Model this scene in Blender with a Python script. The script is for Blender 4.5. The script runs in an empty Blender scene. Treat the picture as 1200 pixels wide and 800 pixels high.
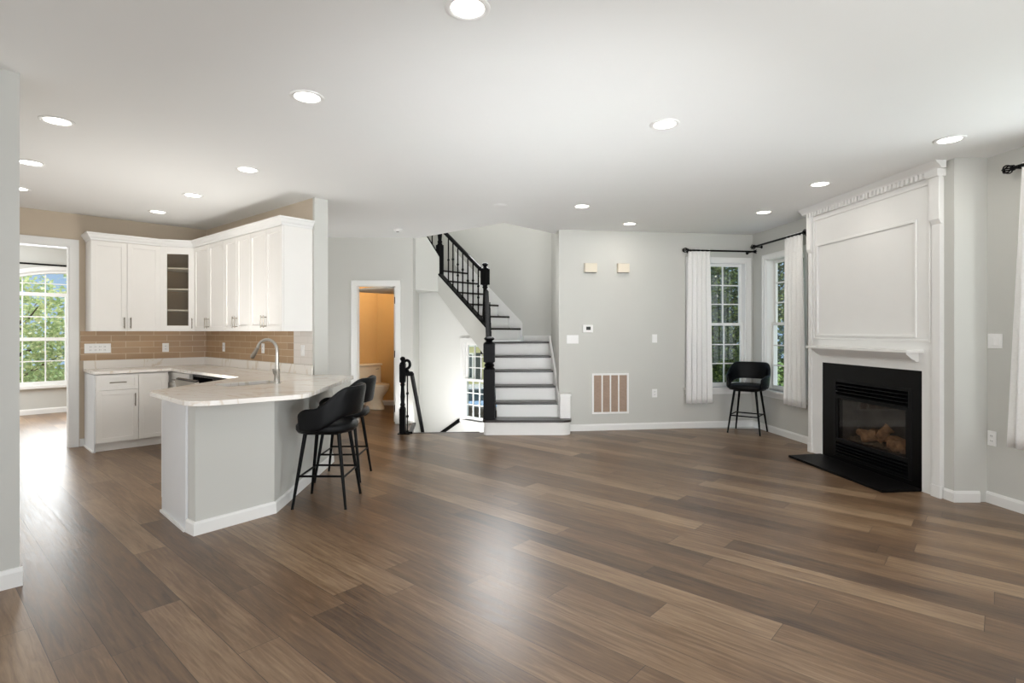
import bpy, bmesh, math, random
from mathutils import Vector, Matrix
from mathutils.geometry import tessellate_polygon

random.seed(7)
SC = bpy.context.scene
COL = SC.collection
PI = math.pi
F = 640.0          # focal length in pixels of the 1200 x 800 frame
HZ = 388.0         # horizon row
EYE = 1.37
H = 2.76           # ceiling height

# ------------------------------------------------------------------ camera
cd = bpy.data.cameras.new('camera')
cam = bpy.data.objects.new('camera', cd)
COL.objects.link(cam)
cam.location = (0, 0, EYE)
cam.rotation_euler = (PI / 2, 0, 0)
cd.sensor_fit = 'HORIZONTAL'
cd.sensor_width = 36
cd.lens = 36 * F / 1200
cd.shift_y = -(400 - HZ) / 1200
cd.clip_start = 0.05
cd.clip_end = 200
SC.camera = cam
SC.view_settings.view_transform = 'Standard'
SC.view_settings.look = 'None'
SC.view_settings.gamma = 1
SC.view_settings.use_curve_mapping = False
SC.view_settings.exposure = 0.0
try:
    SC.cycles.use_denoising = True
    SC.cycles.max_bounces = 10
    SC.cycles.diffuse_bounces = 6
    SC.cycles.glossy_bounces = 4
    SC.cycles.transparent_max_bounces = 12
    SC.cycles.sample_clamp_indirect = 6
except Exception:
    pass

# ------------------------------------------------------------------ world, sun, window light, unseen fill lamps
W = bpy.data.worlds.new('world')
SC.world = W
W.use_nodes = True
bg = W.node_tree.nodes['Background']
# clear blue sky ahead of the house, bright hazy sky behind the viewer
_n, _l = W.node_tree.nodes, W.node_tree.links
_tc = _n.new('ShaderNodeTexCoord')
_sx = _n.new('ShaderNodeVectorMath')
_sx.operation = 'DOT_PRODUCT'
_sx.inputs[1].default_value = (0.62, 0.78, 0.0)
_l.new(_tc.outputs['Generated'], _sx.inputs[0])
_mr = _n.new('ShaderNodeMapRange')
_mr.inputs['From Min'].default_value = -0.55
_mr.inputs['From Max'].default_value = 0.2
_l.new(_sx.outputs['Value'], _mr.inputs[0])
_rp = _n.new('ShaderNodeMix')
_rp.data_type = 'RGBA'
_rp.inputs['A'].default_value = (1.0, 1.0, 1.0, 1)
_rp.inputs['B'].default_value = (0.20, 0.29, 0.42, 1)
_l.new(_mr.outputs[0], _rp.inputs['Factor'])
_l.new(_rp.outputs['Result'], bg.inputs[0])
bg.inputs[1].default_value = 2.0

sd = bpy.data.lights.new('sun', 'SUN')
sd.energy = 6.5
sd.angle = 0.02
sd.color = (1.0, 0.95, 0.86)
sun = bpy.data.objects.new('sun', sd)
COL.objects.link(sun)
sun.rotation_euler = Vector((0.9, -0.5, -1.5)).to_track_quat('-Z', 'Y').to_euler()

def area(name, loc, aim, sx, sy, power, color=(1, 1, 1), spread=None):
    ld = bpy.data.lights.new(name, 'AREA')
    ld.shape = 'RECTANGLE'
    ld.size, ld.size_y = sx, sy
    ld.energy = power
    ld.color = color
    if spread:
        ld.spread = spread
    o = bpy.data.objects.new(name, ld)
    COL.objects.link(o)
    o.location = loc
    o.rotation_euler = (Vector(aim) - Vector(loc)).to_track_quat('-Z', 'Y').to_euler()
    return o

area('fill_bounce', (0.6, 1.6, 0.12), (-0.1, 5.6, 2.76), 0.8, 0.5, 27, (0.96, 0.985, 1.0), math.radians(85))  # added fill lamp below the frame, lifts the far ceiling
area('fill_bounce_far', (2.0, -1.4, 0.9), (-0.3, 7.0, 2.5), 1.2, 0.8, 34, (0.96, 0.985, 1.0), math.radians(75))  # unseen fill added behind the camera, washes ceiling and back walls
area('fill_bounce_kitchen', (-2.95, 5.0, 0.45), (-3.0, 5.1, 2.76), 0.7, 0.7, 28, (1.0, 0.97, 0.92))  # added fill hidden behind the peninsula, brightens the kitchen ceiling
area('fill_bounce_hall', (-2.9, 7.0, 0.9), (-2.2, 8.1, 1.9), 0.8, 0.8, 4.5, (0.96, 0.985, 1.0))  # added fill hidden behind the kitchen wall, lights the powder-room wall
area('daylight_right_window', (4.55, 2.6, 1.6), (0, 3.6, 1.5), 1.4, 1.8, 120, (0.96, 0.985, 1.0))
area('daylight_breakfast_room', (-7.25, 9.25, 1.45), (-5.2, 7.3, 1.0), 1.7, 1.8, 80, (0.96, 0.985, 1.0))
area('fill_breakfast_side', (-8.3, 6.6, 1.9), (-7.6, 9.2, 1.0), 1.4, 1.4, 80, (0.96, 0.985, 1.0))  # added fill, no window on this side; lights the room's window wall
area('fill_upper_stair', (-0.9, 8.3, 5.1), (-0.4, 8.6, 0), 1.4, 1.2, 50, (1.0, 0.99, 0.98))  # unseen lamp added under the upper ceiling to brighten the stairwell
area('fill_stair_glare', (-0.25, 8.6, 2.75), (0.0, 3.2, 0.2), 0.8, 1.0, 9, (0.96, 0.985, 1.0), math.radians(80))  # added lamp, no window here; makes the glare on the floor
area('fill_stair_ceiling', (-0.95, 8.2, -0.4), (-0.6, 6.0, 2.7), 0.6, 0.5, 4, (1.0, 0.99, 0.98))  # added lamp, no door here; lifts the ceiling before the stairs
area('fill_stairwell_wall', (-0.95, 7.48, -0.08), (-1.0, 8.8, 0.7), 0.8, 0.16, 21, (1.0, 0.99, 0.98))  # unseen strip lamp added below floor level, brightens the stairwell wall

# ------------------------------------------------------------------ materials
def lin(r, g, b):
    def c(v):
        v /= 255.0
        return v / 12.92 if v <= 0.04045 else ((v + 0.055) / 1.055) ** 2.4
    return (c(r), c(g), c(b), 1)

def mat(name, rgb, rough=0.5, metal=0.0, spec=0.5, var=0.0, vscale=8.0, bump=0.0, bscale=200.0, stretch=None):
    m = bpy.data.materials.new(name)
    m.use_nodes = True
    nt = m.node_tree
    p = nt.nodes['Principled BSDF']
    p.inputs['Base Color'].default_value = lin(*rgb)
    p.inputs['Roughness'].default_value = rough
    p.inputs['Metallic'].default_value = metal
    p.inputs['Specular IOR Level'].default_value = spec
    if var or bump:
        tc = nt.nodes.new('ShaderNodeTexCoord')
        mp = nt.nodes.new('ShaderNodeMapping')
        nt.links.new(tc.outputs['Object'], mp.inputs[0])
        if stretch:
            mp.inputs['Scale'].default_value = stretch
    if var:
        n = nt.nodes.new('ShaderNodeTexNoise')
        n.inputs['Scale'].default_value = vscale
        n.inputs['Detail'].default_value = 4
        nt.links.new(mp.outputs[0], n.inputs[0])
        r = nt.nodes.new('ShaderNodeValToRGB')
        c = lin(*rgb)
        r.color_ramp.elements[0].position = 0.3
        r.color_ramp.elements[1].position = 0.7
        r.color_ramp.elements[0].color = tuple(x * (1 - var) for x in c[:3]) + (1,)
        r.color_ramp.elements[1].color = tuple(min(1, x * (1 + var)) for x in c[:3]) + (1,)
        nt.links.new(n.outputs[0], r.inputs[0])
        nt.links.new(r.outputs[0], p.inputs['Base Color'])
    if bump:
        n2 = nt.nodes.new('ShaderNodeTexNoise')
        n2.inputs['Scale'].default_value = bscale
        nt.links.new(mp.outputs[0], n2.inputs[0])
        b = nt.nodes.new('ShaderNodeBump')
        b.inputs['Strength'].default_value = bump
        b.inputs['Distance'].default_value = 0.01
        nt.links.new(n2.outputs[0], b.inputs['Height'])
        nt.links.new(b.outputs[0], p.inputs['Normal'])
    return m

def emit_mat(name, rgb, strength):
    m = bpy.data.materials.new(name)
    m.use_nodes = True
    p = m.node_tree.nodes['Principled BSDF']
    p.inputs['Base Color'].default_value = (0.9, 0.9, 0.9, 1)
    p.inputs['Emission Color'].default_value = lin(*rgb)
    p.inputs['Emission Strength'].default_value = strength
    return m

def pane_mat(name, tint=(1, 1, 1, 1), refl=0.06):
    m = bpy.data.materials.new(name)
    m.use_nodes = True
    nt = m.node_tree
    nt.nodes.remove(nt.nodes['Principled BSDF'])
    t = nt.nodes.new('ShaderNodeBsdfTransparent')
    t.inputs[0].default_value = tint
    g = nt.nodes.new('ShaderNodeBsdfGlossy')
    g.inputs['Roughness'].default_value = 0.02
    mx = nt.nodes.new('ShaderNodeMixShader')
    mx.inputs[0].default_value = refl
    nt.links.new(t.outputs[0], mx.inputs[1])
    nt.links.new(g.outputs[0], mx.inputs[2])
    nt.links.new(mx.outputs[0], nt.nodes['Material Output'].inputs[0])
    return m

M = {}
M['paint'] = mat('wall_paint', (203, 203, 198), 0.75, spec=0.25, var=0.012, vscale=1.5, bump=0.05, bscale=300)
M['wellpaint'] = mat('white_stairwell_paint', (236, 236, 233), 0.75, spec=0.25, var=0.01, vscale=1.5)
M['ceiling'] = mat('ceiling_paint', (240, 241, 240), 0.85, spec=0.2, var=0.008, vscale=1.2, bump=0.06, bscale=260)
M['tan'] = mat('kitchen_wall_paint', (198, 184, 165), 0.75, spec=0.25, var=0.015, vscale=2, bump=0.05, bscale=300)
M['lining'] = mat('tan_cabinet_lining', (170, 146, 118), 0.6, var=0.05, vscale=6)
M['white'] = mat('white_trim_paint', (236, 236, 234), 0.38, spec=0.45, var=0.008, vscale=5)
M['cab'] = mat('white_cabinet_lacquer', (238, 236, 232), 0.35, spec=0.45, var=0.008, vscale=5)
M['cabend'] = mat('cabinet_end_panel', (226, 228, 230), 0.4, spec=0.4, var=0.015, vscale=5)
M['ochre'] = mat('ochre_wall_paint', (206, 168, 112), 0.75, spec=0.25, var=0.03, vscale=3, bump=0.05)
M['black'] = mat('black_stair_paint', (7, 7, 9), 0.4, spec=0.12, var=0.1, vscale=10)
M['treadwood'] = mat('dark_tread_wood', (34, 26, 23), 0.3, spec=0.4, var=0.2, vscale=6, stretch=(1, 8, 8))
M['iron'] = mat('black_iron', (7, 7, 8), 0.45, metal=0.0, spec=0.15, var=0.1)
M['legmetal'] = mat('black_leg_metal', (5, 5, 6), 0.45, metal=0.0, spec=0.12, var=0.1)
M['leather'] = mat('black_faux_leather', (5, 6, 8), 0.33, spec=0.17, var=0.15, vscale=14, bump=0.25, bscale=420)
M['steel'] = mat('brushed_steel', (176, 172, 165), 0.28, metal=1.0, var=0.05, vscale=10, stretch=(1, 1, 30))
M['nickel'] = mat('brushed_nickel', (150, 143, 132), 0.32, metal=1.0, var=0.04)
M['plate'] = mat('white_plastic', (242, 242, 241), 0.4, spec=0.5, var=0.01)
M['beige'] = mat('beige_plastic', (222, 213, 196), 0.45, spec=0.5, var=0.02)
M['screen'] = mat('dark_screen', (45, 48, 46), 0.25, var=0.05)
M['slot'] = mat('dark_slot', (60, 58, 55), 0.6, var=0.05)
M['filter'] = mat('brown_grille_filter', (172, 150, 134), 0.8, var=0.15, vscale=30, stretch=(1, 1, 8))
M['granite'] = mat('black_granite', (6, 6, 6), 0.3, spec=0.12, var=0.6, vscale=160)
M['slate'] = mat('black_hearth_slate', (11, 10, 10), 0.5, spec=0.1, var=0.5, vscale=40)
M['fireblack'] = mat('black_firebox_steel', (5, 5, 6), 0.4, metal=0.0, spec=0.15, var=0.1)
M['firebrick'] = mat('sooty_firebox_liner', (70, 66, 62), 0.9, var=0.35, vscale=12)
M['log'] = mat('ceramic_log', (150, 116, 86), 0.9, var=0.45, vscale=16, bump=0.5, bscale=40)
M['ember'] = mat('grey_ember_bed', (88, 78, 66), 0.95, var=0.5, vscale=40, bump=0.8, bscale=60)
M['porcelain'] = mat('cream_porcelain', (236, 226, 204), 0.15, spec=0.6, var=0.01)
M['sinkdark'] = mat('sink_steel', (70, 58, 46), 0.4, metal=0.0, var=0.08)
M['dwblack'] = mat('black_control_strip', (20, 20, 22), 0.25, var=0.1)
M['lamp'] = emit_mat('glowing_lens', (255, 250, 240), 9.0)
M['glass'] = pane_mat('window_glass', (0.97, 0.99, 0.98, 1), 0.05)
M['cabglass'] = pane_mat('cabinet_glass', (0.92, 0.9, 0.86, 1), 0.10)
M['fireglass'] = pane_mat('fire_glass', (0.80, 0.78, 0.76, 1), 0.035)
M['bark'] = mat('tree_bark', (70, 58, 46), 0.95, var=0.4, vscale=10, bump=0.6, bscale=30)
M['asphalt'] = mat('driveway_asphalt', (150, 150, 152), 0.9, var=0.1, vscale=20)
M['grass'] = mat('lawn_green', (92, 118, 60), 0.95, var=0.25, vscale=3)
M['carsilver'] = mat('silver_car_paint', (196, 202, 208), 0.25, metal=0.5, var=0.03)
M['carblue'] = mat('pale_blue_car_paint', (120, 165, 214), 0.22, metal=0.3, var=0.03)
M['carglass'] = mat('car_window_glass', (40, 62, 66), 0.1, spec=0.7, var=0.2)
M['tyre'] = mat('tyre_rubber', (28, 28, 28), 0.8, var=0.1)
M['siding'] = mat('yellow_siding', (206, 200, 150), 0.8, var=0.04, vscale=4)
M['roofing'] = mat('grey_roof_shingle', (120, 116, 112), 0.9, var=0.2, vscale=12)
M['shutter'] = mat('dark_shutter', (48, 58, 56), 0.6, var=0.1)

def curtain_mat():
    m = mat('white_linen', (252, 252, 250), 0.9, spec=0.1, var=0.03, vscale=60, bump=0.2, bscale=500)
    nt = m.node_tree
    p = nt.nodes['Principled BSDF']
    t = nt.nodes.new('ShaderNodeBsdfTranslucent')
    t.inputs[0].default_value = (0.9, 0.9, 0.88, 1)
    mx = nt.nodes.new('ShaderNodeMixShader')
    mx.inputs[0].default_value = 0.10
    nt.links.new(p.outputs[0], mx.inputs[1])
    nt.links.new(t.outputs[0], mx.inputs[2])
    nt.links.new(mx.outputs[0], nt.nodes['Material Output'].inputs[0])
    return m
M['curtain'] = curtain_mat()

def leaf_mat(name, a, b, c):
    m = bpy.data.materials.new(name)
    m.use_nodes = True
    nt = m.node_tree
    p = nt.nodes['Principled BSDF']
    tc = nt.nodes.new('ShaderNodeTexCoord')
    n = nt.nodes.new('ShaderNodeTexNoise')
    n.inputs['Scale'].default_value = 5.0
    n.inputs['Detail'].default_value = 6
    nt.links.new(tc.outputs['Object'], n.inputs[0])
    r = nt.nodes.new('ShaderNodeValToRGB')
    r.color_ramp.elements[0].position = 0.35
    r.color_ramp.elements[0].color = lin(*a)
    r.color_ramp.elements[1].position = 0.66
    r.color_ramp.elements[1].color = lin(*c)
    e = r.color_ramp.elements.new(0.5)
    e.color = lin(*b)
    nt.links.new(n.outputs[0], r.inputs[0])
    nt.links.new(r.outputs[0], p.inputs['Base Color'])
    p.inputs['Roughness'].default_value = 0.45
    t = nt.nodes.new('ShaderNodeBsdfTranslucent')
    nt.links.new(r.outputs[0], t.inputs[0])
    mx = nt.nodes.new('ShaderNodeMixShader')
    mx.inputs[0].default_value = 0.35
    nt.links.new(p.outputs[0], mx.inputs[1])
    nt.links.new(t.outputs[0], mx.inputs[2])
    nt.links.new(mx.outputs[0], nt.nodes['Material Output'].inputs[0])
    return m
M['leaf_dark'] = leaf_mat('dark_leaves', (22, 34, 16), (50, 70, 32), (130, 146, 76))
M['leaf_light'] = leaf_mat('overexposed_leaves', (140, 168, 120), (190, 206, 150), (236, 236, 196))  # leaf colours raised pale to imitate overexposed daylight

ANG = math.atan2(-0.665, 0.747)     # plank direction
def floor_mat():
    m = bpy.data.materials.new('wood_plank_floor')
    m.use_nodes = True
    nt = m.node_tree
    L = nt.links.new
    p = nt.nodes['Principled BSDF']
    tc = nt.nodes.new('ShaderNodeTexCoord')
    mp = nt.nodes.new('ShaderNodeMapping')
    mp.vector_type = 'TEXTURE'
    mp.inputs['Rotation'].default_value = (0, 0, ANG)
    mp.inputs['Location'].default_value = (0.03, 0.05, 0)
    L(tc.outputs['Object'], mp.inputs[0])
    # every row of planks starts at its own random offset
    sx = nt.nodes.new('ShaderNodeSeparateXYZ')
    L(mp.outputs[0], sx.inputs[0])
    dv = nt.nodes.new('ShaderNodeMath'); dv.operation = 'DIVIDE'; dv.inputs[1].default_value = 0.18
    L(sx.outputs['Y'], dv.inputs[0])
    fl_ = nt.nodes.new('ShaderNodeMath'); fl_.operation = 'FLOOR'
    L(dv.outputs[0], fl_.inputs[0])
    wn = nt.nodes.new('ShaderNodeTexWhiteNoise'); wn.noise_dimensions = '1D'
    L(fl_.outputs[0], wn.inputs['W'])
    ma = nt.nodes.new('ShaderNodeMath'); ma.operation = 'MULTIPLY_ADD'; ma.inputs[1].default_value = 1.55
    L(wn.outputs['Value'], ma.inputs[0])
    L(sx.outputs['X'], ma.inputs[2])
    cx = nt.nodes.new('ShaderNodeCombineXYZ')
    L(ma.outputs[0], cx.inputs[0])
    L(sx.outputs['Y'], cx.inputs[1])
    mp_ = mp
    mp = cx
    br = nt.nodes.new('ShaderNodeTexBrick')
    br.offset = 0.0
    br.offset_frequency = 2
    br.inputs['Color1'].default_value = (0, 0, 0, 1)
    br.inputs['Color2'].default_value = (1, 1, 1, 1)
    br.inputs['Mortar'].default_value = (0.5, 0.5, 0.5, 1)
    br.inputs['Scale'].default_value = 1.0
    br.inputs['Brick Width'].default_value = 1.55
    br.inputs['Row Height'].default_value = 0.18
    br.inputs['Mortar Size'].default_value = 0.0012
    br.inputs['Mortar Smooth'].default_value = 0.0
    br.inputs['Bias'].default_value = 0.0
    L(mp.outputs[0], br.inputs[0])
    # grain: noise stretched along each plank, shifted by the plank's own tone
    add = nt.nodes.new('ShaderNodeVectorMath')
    add.operation = 'ADD'
    sc = nt.nodes.new('ShaderNodeVectorMath')
    sc.operation = 'SCALE'
    sc.inputs['Scale'].default_value = 13.0
    L(br.outputs['Color'], sc.inputs[0])
    L(mp.outputs[0], add.inputs[0])
    L(sc.outputs[0], add.inputs[1])
    m2 = nt.nodes.new('ShaderNodeMapping')
    m2.inputs['Scale'].default_value = (1.6, 22, 1)
    L(add.outputs[0], m2.inputs[0])
    g = nt.nodes.new('ShaderNodeTexNoise')
    g.inputs['Scale'].default_value = 2.2
    g.inputs['Detail'].default_value = 7
    g.inputs['Roughness'].default_value = 0.62
    g.inputs['Distortion'].default_value = 0.6
    L(m2.outputs[0], g.inputs[0])
    m3 = nt.nodes.new('ShaderNodeMapping')
    m3.inputs['Scale'].default_value = (0.9, 4, 1)
    L(add.outputs[0], m3.inputs[0])
    g2 = nt.nodes.new('ShaderNodeTexNoise')
    g2.inputs['Scale'].default_value = 1.4
    g2.inputs['Detail'].default_value = 3
    L(m3.outputs[0], g2.inputs[0])
    s1 = nt.nodes.new('ShaderNodeMath'); s1.operation = 'MULTIPLY_ADD'
    s1.inputs[1].default_value = 0.30
    L(br.outputs['Color'], s1.inputs[0])
    s2 = nt.nodes.new('ShaderNodeMath'); s2.operation = 'MULTIPLY'
    s2.inputs[1].default_value = 0.66
    L(g.outputs[0], s2.inputs[0])
    L(s2.outputs[0], s1.inputs[2])
    s3 = nt.nodes.new('ShaderNodeMath'); s3.operation = 'MULTIPLY_ADD'
    s3.inputs[1].default_value = 0.34
    L(g2.outputs[0], s3.inputs[0])
    L(s1.outputs[0], s3.inputs[2])
    r = nt.nodes.new('ShaderNodeValToRGB')
    cr = r.color_ramp
    cr.elements[0].position = 0.38
    cr.elements[0].color = lin(62, 46, 35)
    cr.elements[1].position = 0.95
    cr.elements[1].color = lin(156, 131, 104)
    e = cr.elements.new(0.66)
    e.color = lin(111, 86, 63)
    L(s3.outputs[0], r.inputs[0])
    seam = nt.nodes.new('ShaderNodeMix')
    seam.data_type = 'RGBA'
    L(br.outputs['Fac'], seam.inputs['Factor'])
    L(r.outputs[0], seam.inputs['A'])
    seam.inputs['B'].default_value = lin(50, 38, 30)
    L(seam.outputs['Result'], p.inputs['Base Color'])
    rr = nt.nodes.new('ShaderNodeMapRange')
    rr.inputs['To Min'].default_value = 0.27
    rr.inputs['To Max'].default_value = 0.42
    L(g.outputs[0], rr.inputs[0])
    L(rr.outputs[0], p.inputs['Roughness'])
    p.inputs['Specular IOR Level'].default_value = 0.5
    sub = nt.nodes.new('ShaderNodeMath'); sub.operation = 'SUBTRACT'
    L(g.outputs[0], sub.inputs[0])
    L(br.outputs['Fac'], sub.inputs[1])
    b = nt.nodes.new('ShaderNodeBump')
    b.inputs['Strength'].default_value = 0.22
    b.inputs['Distance'].default_value = 0.003
    L(sub.outputs[0], b.inputs['Height'])
    L(b.outputs[0], p.inputs['Normal'])
    return m
M['floor'] = floor_mat()

def tile_mat(name, a, b, grout):
    m = bpy.data.materials.new(name)
    m.use_nodes = True
    nt = m.node_tree
    L = nt.links.new
    p = nt.nodes['Principled BSDF']
    tc = nt.nodes.new('ShaderNodeTexCoord')
    sp = nt.nodes.new('ShaderNodeSeparateXYZ')
    cb = nt.nodes.new('ShaderNodeCombineXYZ')
    L(tc.outputs['Object'], sp.inputs[0])
    L(sp.outputs[0], cb.inputs[0])
    L(sp.outputs[2], cb.inputs[1])
    br = nt.nodes.new('ShaderNodeTexBrick')
    br.offset = 0.5
    br.inputs['Color1'].default_value = lin(*a)
    br.inputs['Color2'].default_value = lin(*b)
    br.inputs['Mortar'].default_value = lin(*grout)
    br.inputs['Scale'].default_value = 1.0
    br.inputs['Brick Width'].default_value = 0.30
    br.inputs['Row Height'].default_value = 0.075
    br.inputs['Mortar Size'].default_value = 0.0028
    L(cb.outputs[0], br.inputs[0])
    L(br.outputs['Color'], p.inputs['Base Color'])
    p.inputs['Roughness'].default_value = 0.25
    bu = nt.nodes.new('ShaderNodeBump')
    bu.inputs['Strength'].default_value = 0.4
    bu.inputs['Distance'].default_value = 0.003
    bu.invert = True
    L(br.outputs['Fac'], bu.inputs['Height'])
    L(bu.outputs[0], p.inputs['Normal'])
    return m
M['tile'] = tile_mat('taupe_glass_tile', (166, 136, 104), (182, 152, 118), (212, 194, 166))
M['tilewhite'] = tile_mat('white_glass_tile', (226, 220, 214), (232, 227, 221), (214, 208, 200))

def quartz_mat():
    m = bpy.data.materials.new('veined_quartz')
    m.use_nodes = True
    nt = m.node_tree
    L = nt.links.new
    p = nt.nodes['Principled BSDF']
    tc = nt.nodes.new('ShaderNodeTexCoord')
    mp = nt.nodes.new('ShaderNodeMapping')
    mp.inputs['Rotation'].default_value = (0, 0, 0.6)
    mp.inputs['Scale'].default_value = (1.0, 2.6, 1.0)
    L(tc.outputs['Object'], mp.inputs[0])
    n = nt.nodes.new('ShaderNodeTexNoise')
    n.inputs['Scale'].default_value = 1.1
    n.inputs['Detail'].default_value = 5
    n.inputs['Distortion'].default_value = 1.2
    L(mp.outputs[0], n.inputs[0])
    r = nt.nodes.new('ShaderNodeValToRGB')
    cr = r.color_ramp
    base, vein = lin(240, 236, 230), lin(222, 212, 196)
    cr.elements[0].position = 0.0; cr.elements[0].color = base
    cr.elements[1].position = 1.0; cr.elements[1].color = base
    for pos, c in ((0.47, base), (0.495, vein), (0.52, base), (0.60, base), (0.612, lin(226, 216, 202)), (0.63, base)):
        e = cr.elements.new(pos)
        e.color = c
    L(n.outputs[0], r.inputs[0])
    L(r.outputs[0], p.inputs['Base Color'])
    p.inputs['Roughness'].default_value = 0.16
    return m
M['quartz'] = quartz_mat()

# ------------------------------------------------------------------ mesh helpers
class MB:
    def __init__(self):
        self.v, self.f = [], []

    def add(self, verts, faces):
        o = len(self.v)
        self.v += [tuple(v) for v in verts]
        self.f += [tuple(i + o for i in f) for f in faces]
        return self

    def box(self, x0, x1, y0, y1, z0, z1):
        v = [(x, y, z) for x in (x0, x1) for y in (y0, y1) for z in (z0, z1)]
        return self.add(v, [(0, 1, 3, 2), (4, 6, 7, 5), (0, 4, 5, 1), (2, 3, 7, 6), (0, 2, 6, 4), (1, 5, 7, 3)])

    def prism(self, loops, a0, a1, fn):
        """loops: outer then holes of (u,v); fn(u,v,t) -> xyz with t = a0 or a1"""
        if not isinstance(loops[0][0], (tuple, list)):
            loops = [loops]
        flat = [p for l in loops for p in l]
        n = len(flat)
        tris = tessellate_polygon([[Vector((p[0], p[1], 0)) for p in l] for l in loops])
        v = [fn(p[0], p[1], a0) for p in flat] + [fn(p[0], p[1], a1) for p in flat]
        f = [tuple(t) for t in tris] + [tuple(i + n for i in reversed(t)) for t in tris]
        o = 0
        for l in loops:
            k = len(l)
            for i in range(k):
                a, b = o + i, o + (i + 1) % k
                f.append((a, b, b + n, a + n))
            o += k
        return self.add(v, f)

    def flat(self, poly, z0, z1):
        return self.prism(poly, z0, z1, lambda u, v, t: (u, v, t))

    def tube(self, pts, r, seg=10, cap=True):
        pts = [Vector(p) for p in pts]
        rs = r if isinstance(r, (list, tuple)) else [r] * len(pts)
        n = len(pts)
        rings = []
        up = None
        for i, p in enumerate(pts):
            d = (pts[min(i + 1, n - 1)] - pts[max(i - 1, 0)]).normalized()
            if up is None:
                up = Vector((0, 0, 1)) if abs(d.z) < 0.9 else Vector((1, 0, 0))
            sx = d.cross(up).normalized()
            up = sx.cross(d).normalized()
            rings.append([p + (sx * math.cos(2 * PI * k / seg) + up * math.sin(2 * PI * k / seg)) * rs[i] for k in range(seg)])
        v = [q for ring in rings for q in ring]
        f = []
        for i in range(n - 1):
            for k in range(seg):
                a, b = i * seg + k, i * seg + (k + 1) % seg
                f.append((a, b, b + seg, a + seg))
        if cap:
            f.append(tuple(range(seg - 1, -1, -1)))
            f.append(tuple((n - 1) * seg + k for k in range(seg)))
        return self.add(v, f)

    def lathe(self, prof, x=0, y=0, seg=20, z=0):
        n = len(prof)
        v = [(x + r * math.cos(2 * PI * k / seg), y + r * math.sin(2 * PI * k / seg), z + h) for r, h in prof for k in range(seg)]
        f = []
        for i in range(n - 1):
            for k in range(seg):
                a, b = i * seg + k, i * seg + (k + 1) % seg
                f.append((a, b, b + seg, a + seg))
        f.append(tuple(range(seg - 1, -1, -1)))
        f.append(tuple((n - 1) * seg + k for k in range(seg)))
        return self.add(v, f)

    def bar(self, p, q, w, h, up=(0, 0, 1)):
        """rectangular bar from p to q, w across, h along up"""
        p, q = Vector(p), Vector(q)
        d = (q - p).normalized()
        s = d.cross(Vector(up))
        if s.length < 1e-5:
            s = Vector((1, 0, 0))
        s.normalize()
        u = s.cross(d).normalized()
        v = []
        for c in (p, q):
            for a, b in ((-1, -1), (1, -1), (1, 1), (-1, 1)):
                v.append(c + s * a * w / 2 + u * b * h / 2)
        return self.add(v, [(3, 2, 1, 0), (4, 5, 6, 7), (0, 1, 5, 4), (1, 2, 6, 5), (2, 3, 7, 6), (3, 0, 4, 7)])

    def sphere(self, c, r, seg=14, ring=8, sz=1.0):
        prof = [(max(1e-4, r * math.sin(PI * i / ring)), -r * sz * math.cos(PI * i / ring)) for i in range(ring + 1)]
        return self.lathe(prof, c[0], c[1], seg, c[2])

    def build(self, name, m, parent=None, bevel=0.0, smooth=None, bseg=2, subsurf=0):
        me = bpy.data.meshes.new(name)
        me.from_pydata(self.v, [], self.f)
        bm = bmesh.new()
        bm.from_mesh(me)
        bmesh.ops.recalc_face_normals(bm, faces=bm.faces)
        if smooth is not None:
            for fc in bm.faces:
                fc.smooth = True
            for e in bm.edges:
                if len(e.link_faces) == 2 and e.calc_face_angle(0) > math.radians(smooth):
                    e.smooth = False
        bm.to_mesh(me)
        bm.free()
        me.materials.append(M[m] if isinstance(m, str) else m)
        o = bpy.data.objects.new(name, me)
        COL.objects.link(o)
        if parent is not None:
            o.parent = parent
        if bevel:
            b = o.modifiers.new('edge', 'BEVEL')
            b.width = bevel
            b.segments = bseg
            b.limit_method = 'ANGLE'
            b.angle_limit = math.radians(40)
            b.harden_normals = False
        if subsurf:
            s = o.modifiers.new('smooth', 'SUBSURF')
            s.levels = subsurf
            s.render_levels = subsurf
        return o

def tag(o, label, cat, group=None):
    o['label'] = label
    o['category'] = cat
    if group:
        o['group'] = group
    return o

def thing(name, label, cat, loc=(0, 0, 0), rz=0.0, group=None):
    o = bpy.data.objects.new(name, None)
    o.empty_display_size = 0.1
    COL.objects.link(o)
    o.location = loc
    o.rotation_euler = (0, 0, rz)
    return tag(o, label, cat, group)

def struct(o):
    o['kind'] = 'structure'
    return o

def struct_empty(name, loc=(0, 0, 0), rz=0.0):
    o = bpy.data.objects.new(name, None)
    COL.objects.link(o)
    o.location = loc
    o.rotation_euler = (0, 0, rz)
    return struct(o)

def dup(root, loc, rz, label=None, group=None):
    r = root.copy()
    COL.objects.link(r)
    r.location = loc
    r.rotation_euler = (0, 0, rz)
    if label:
        r['label'] = label
    if group:
        r['group'] = group
    for ch in list(root.children):
        c = ch.copy()
        COL.objects.link(c)
        c.parent = r
        for g in list(ch.children):
            d = g.copy()
            COL.objects.link(d)
            d.parent = c
    return r

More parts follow.
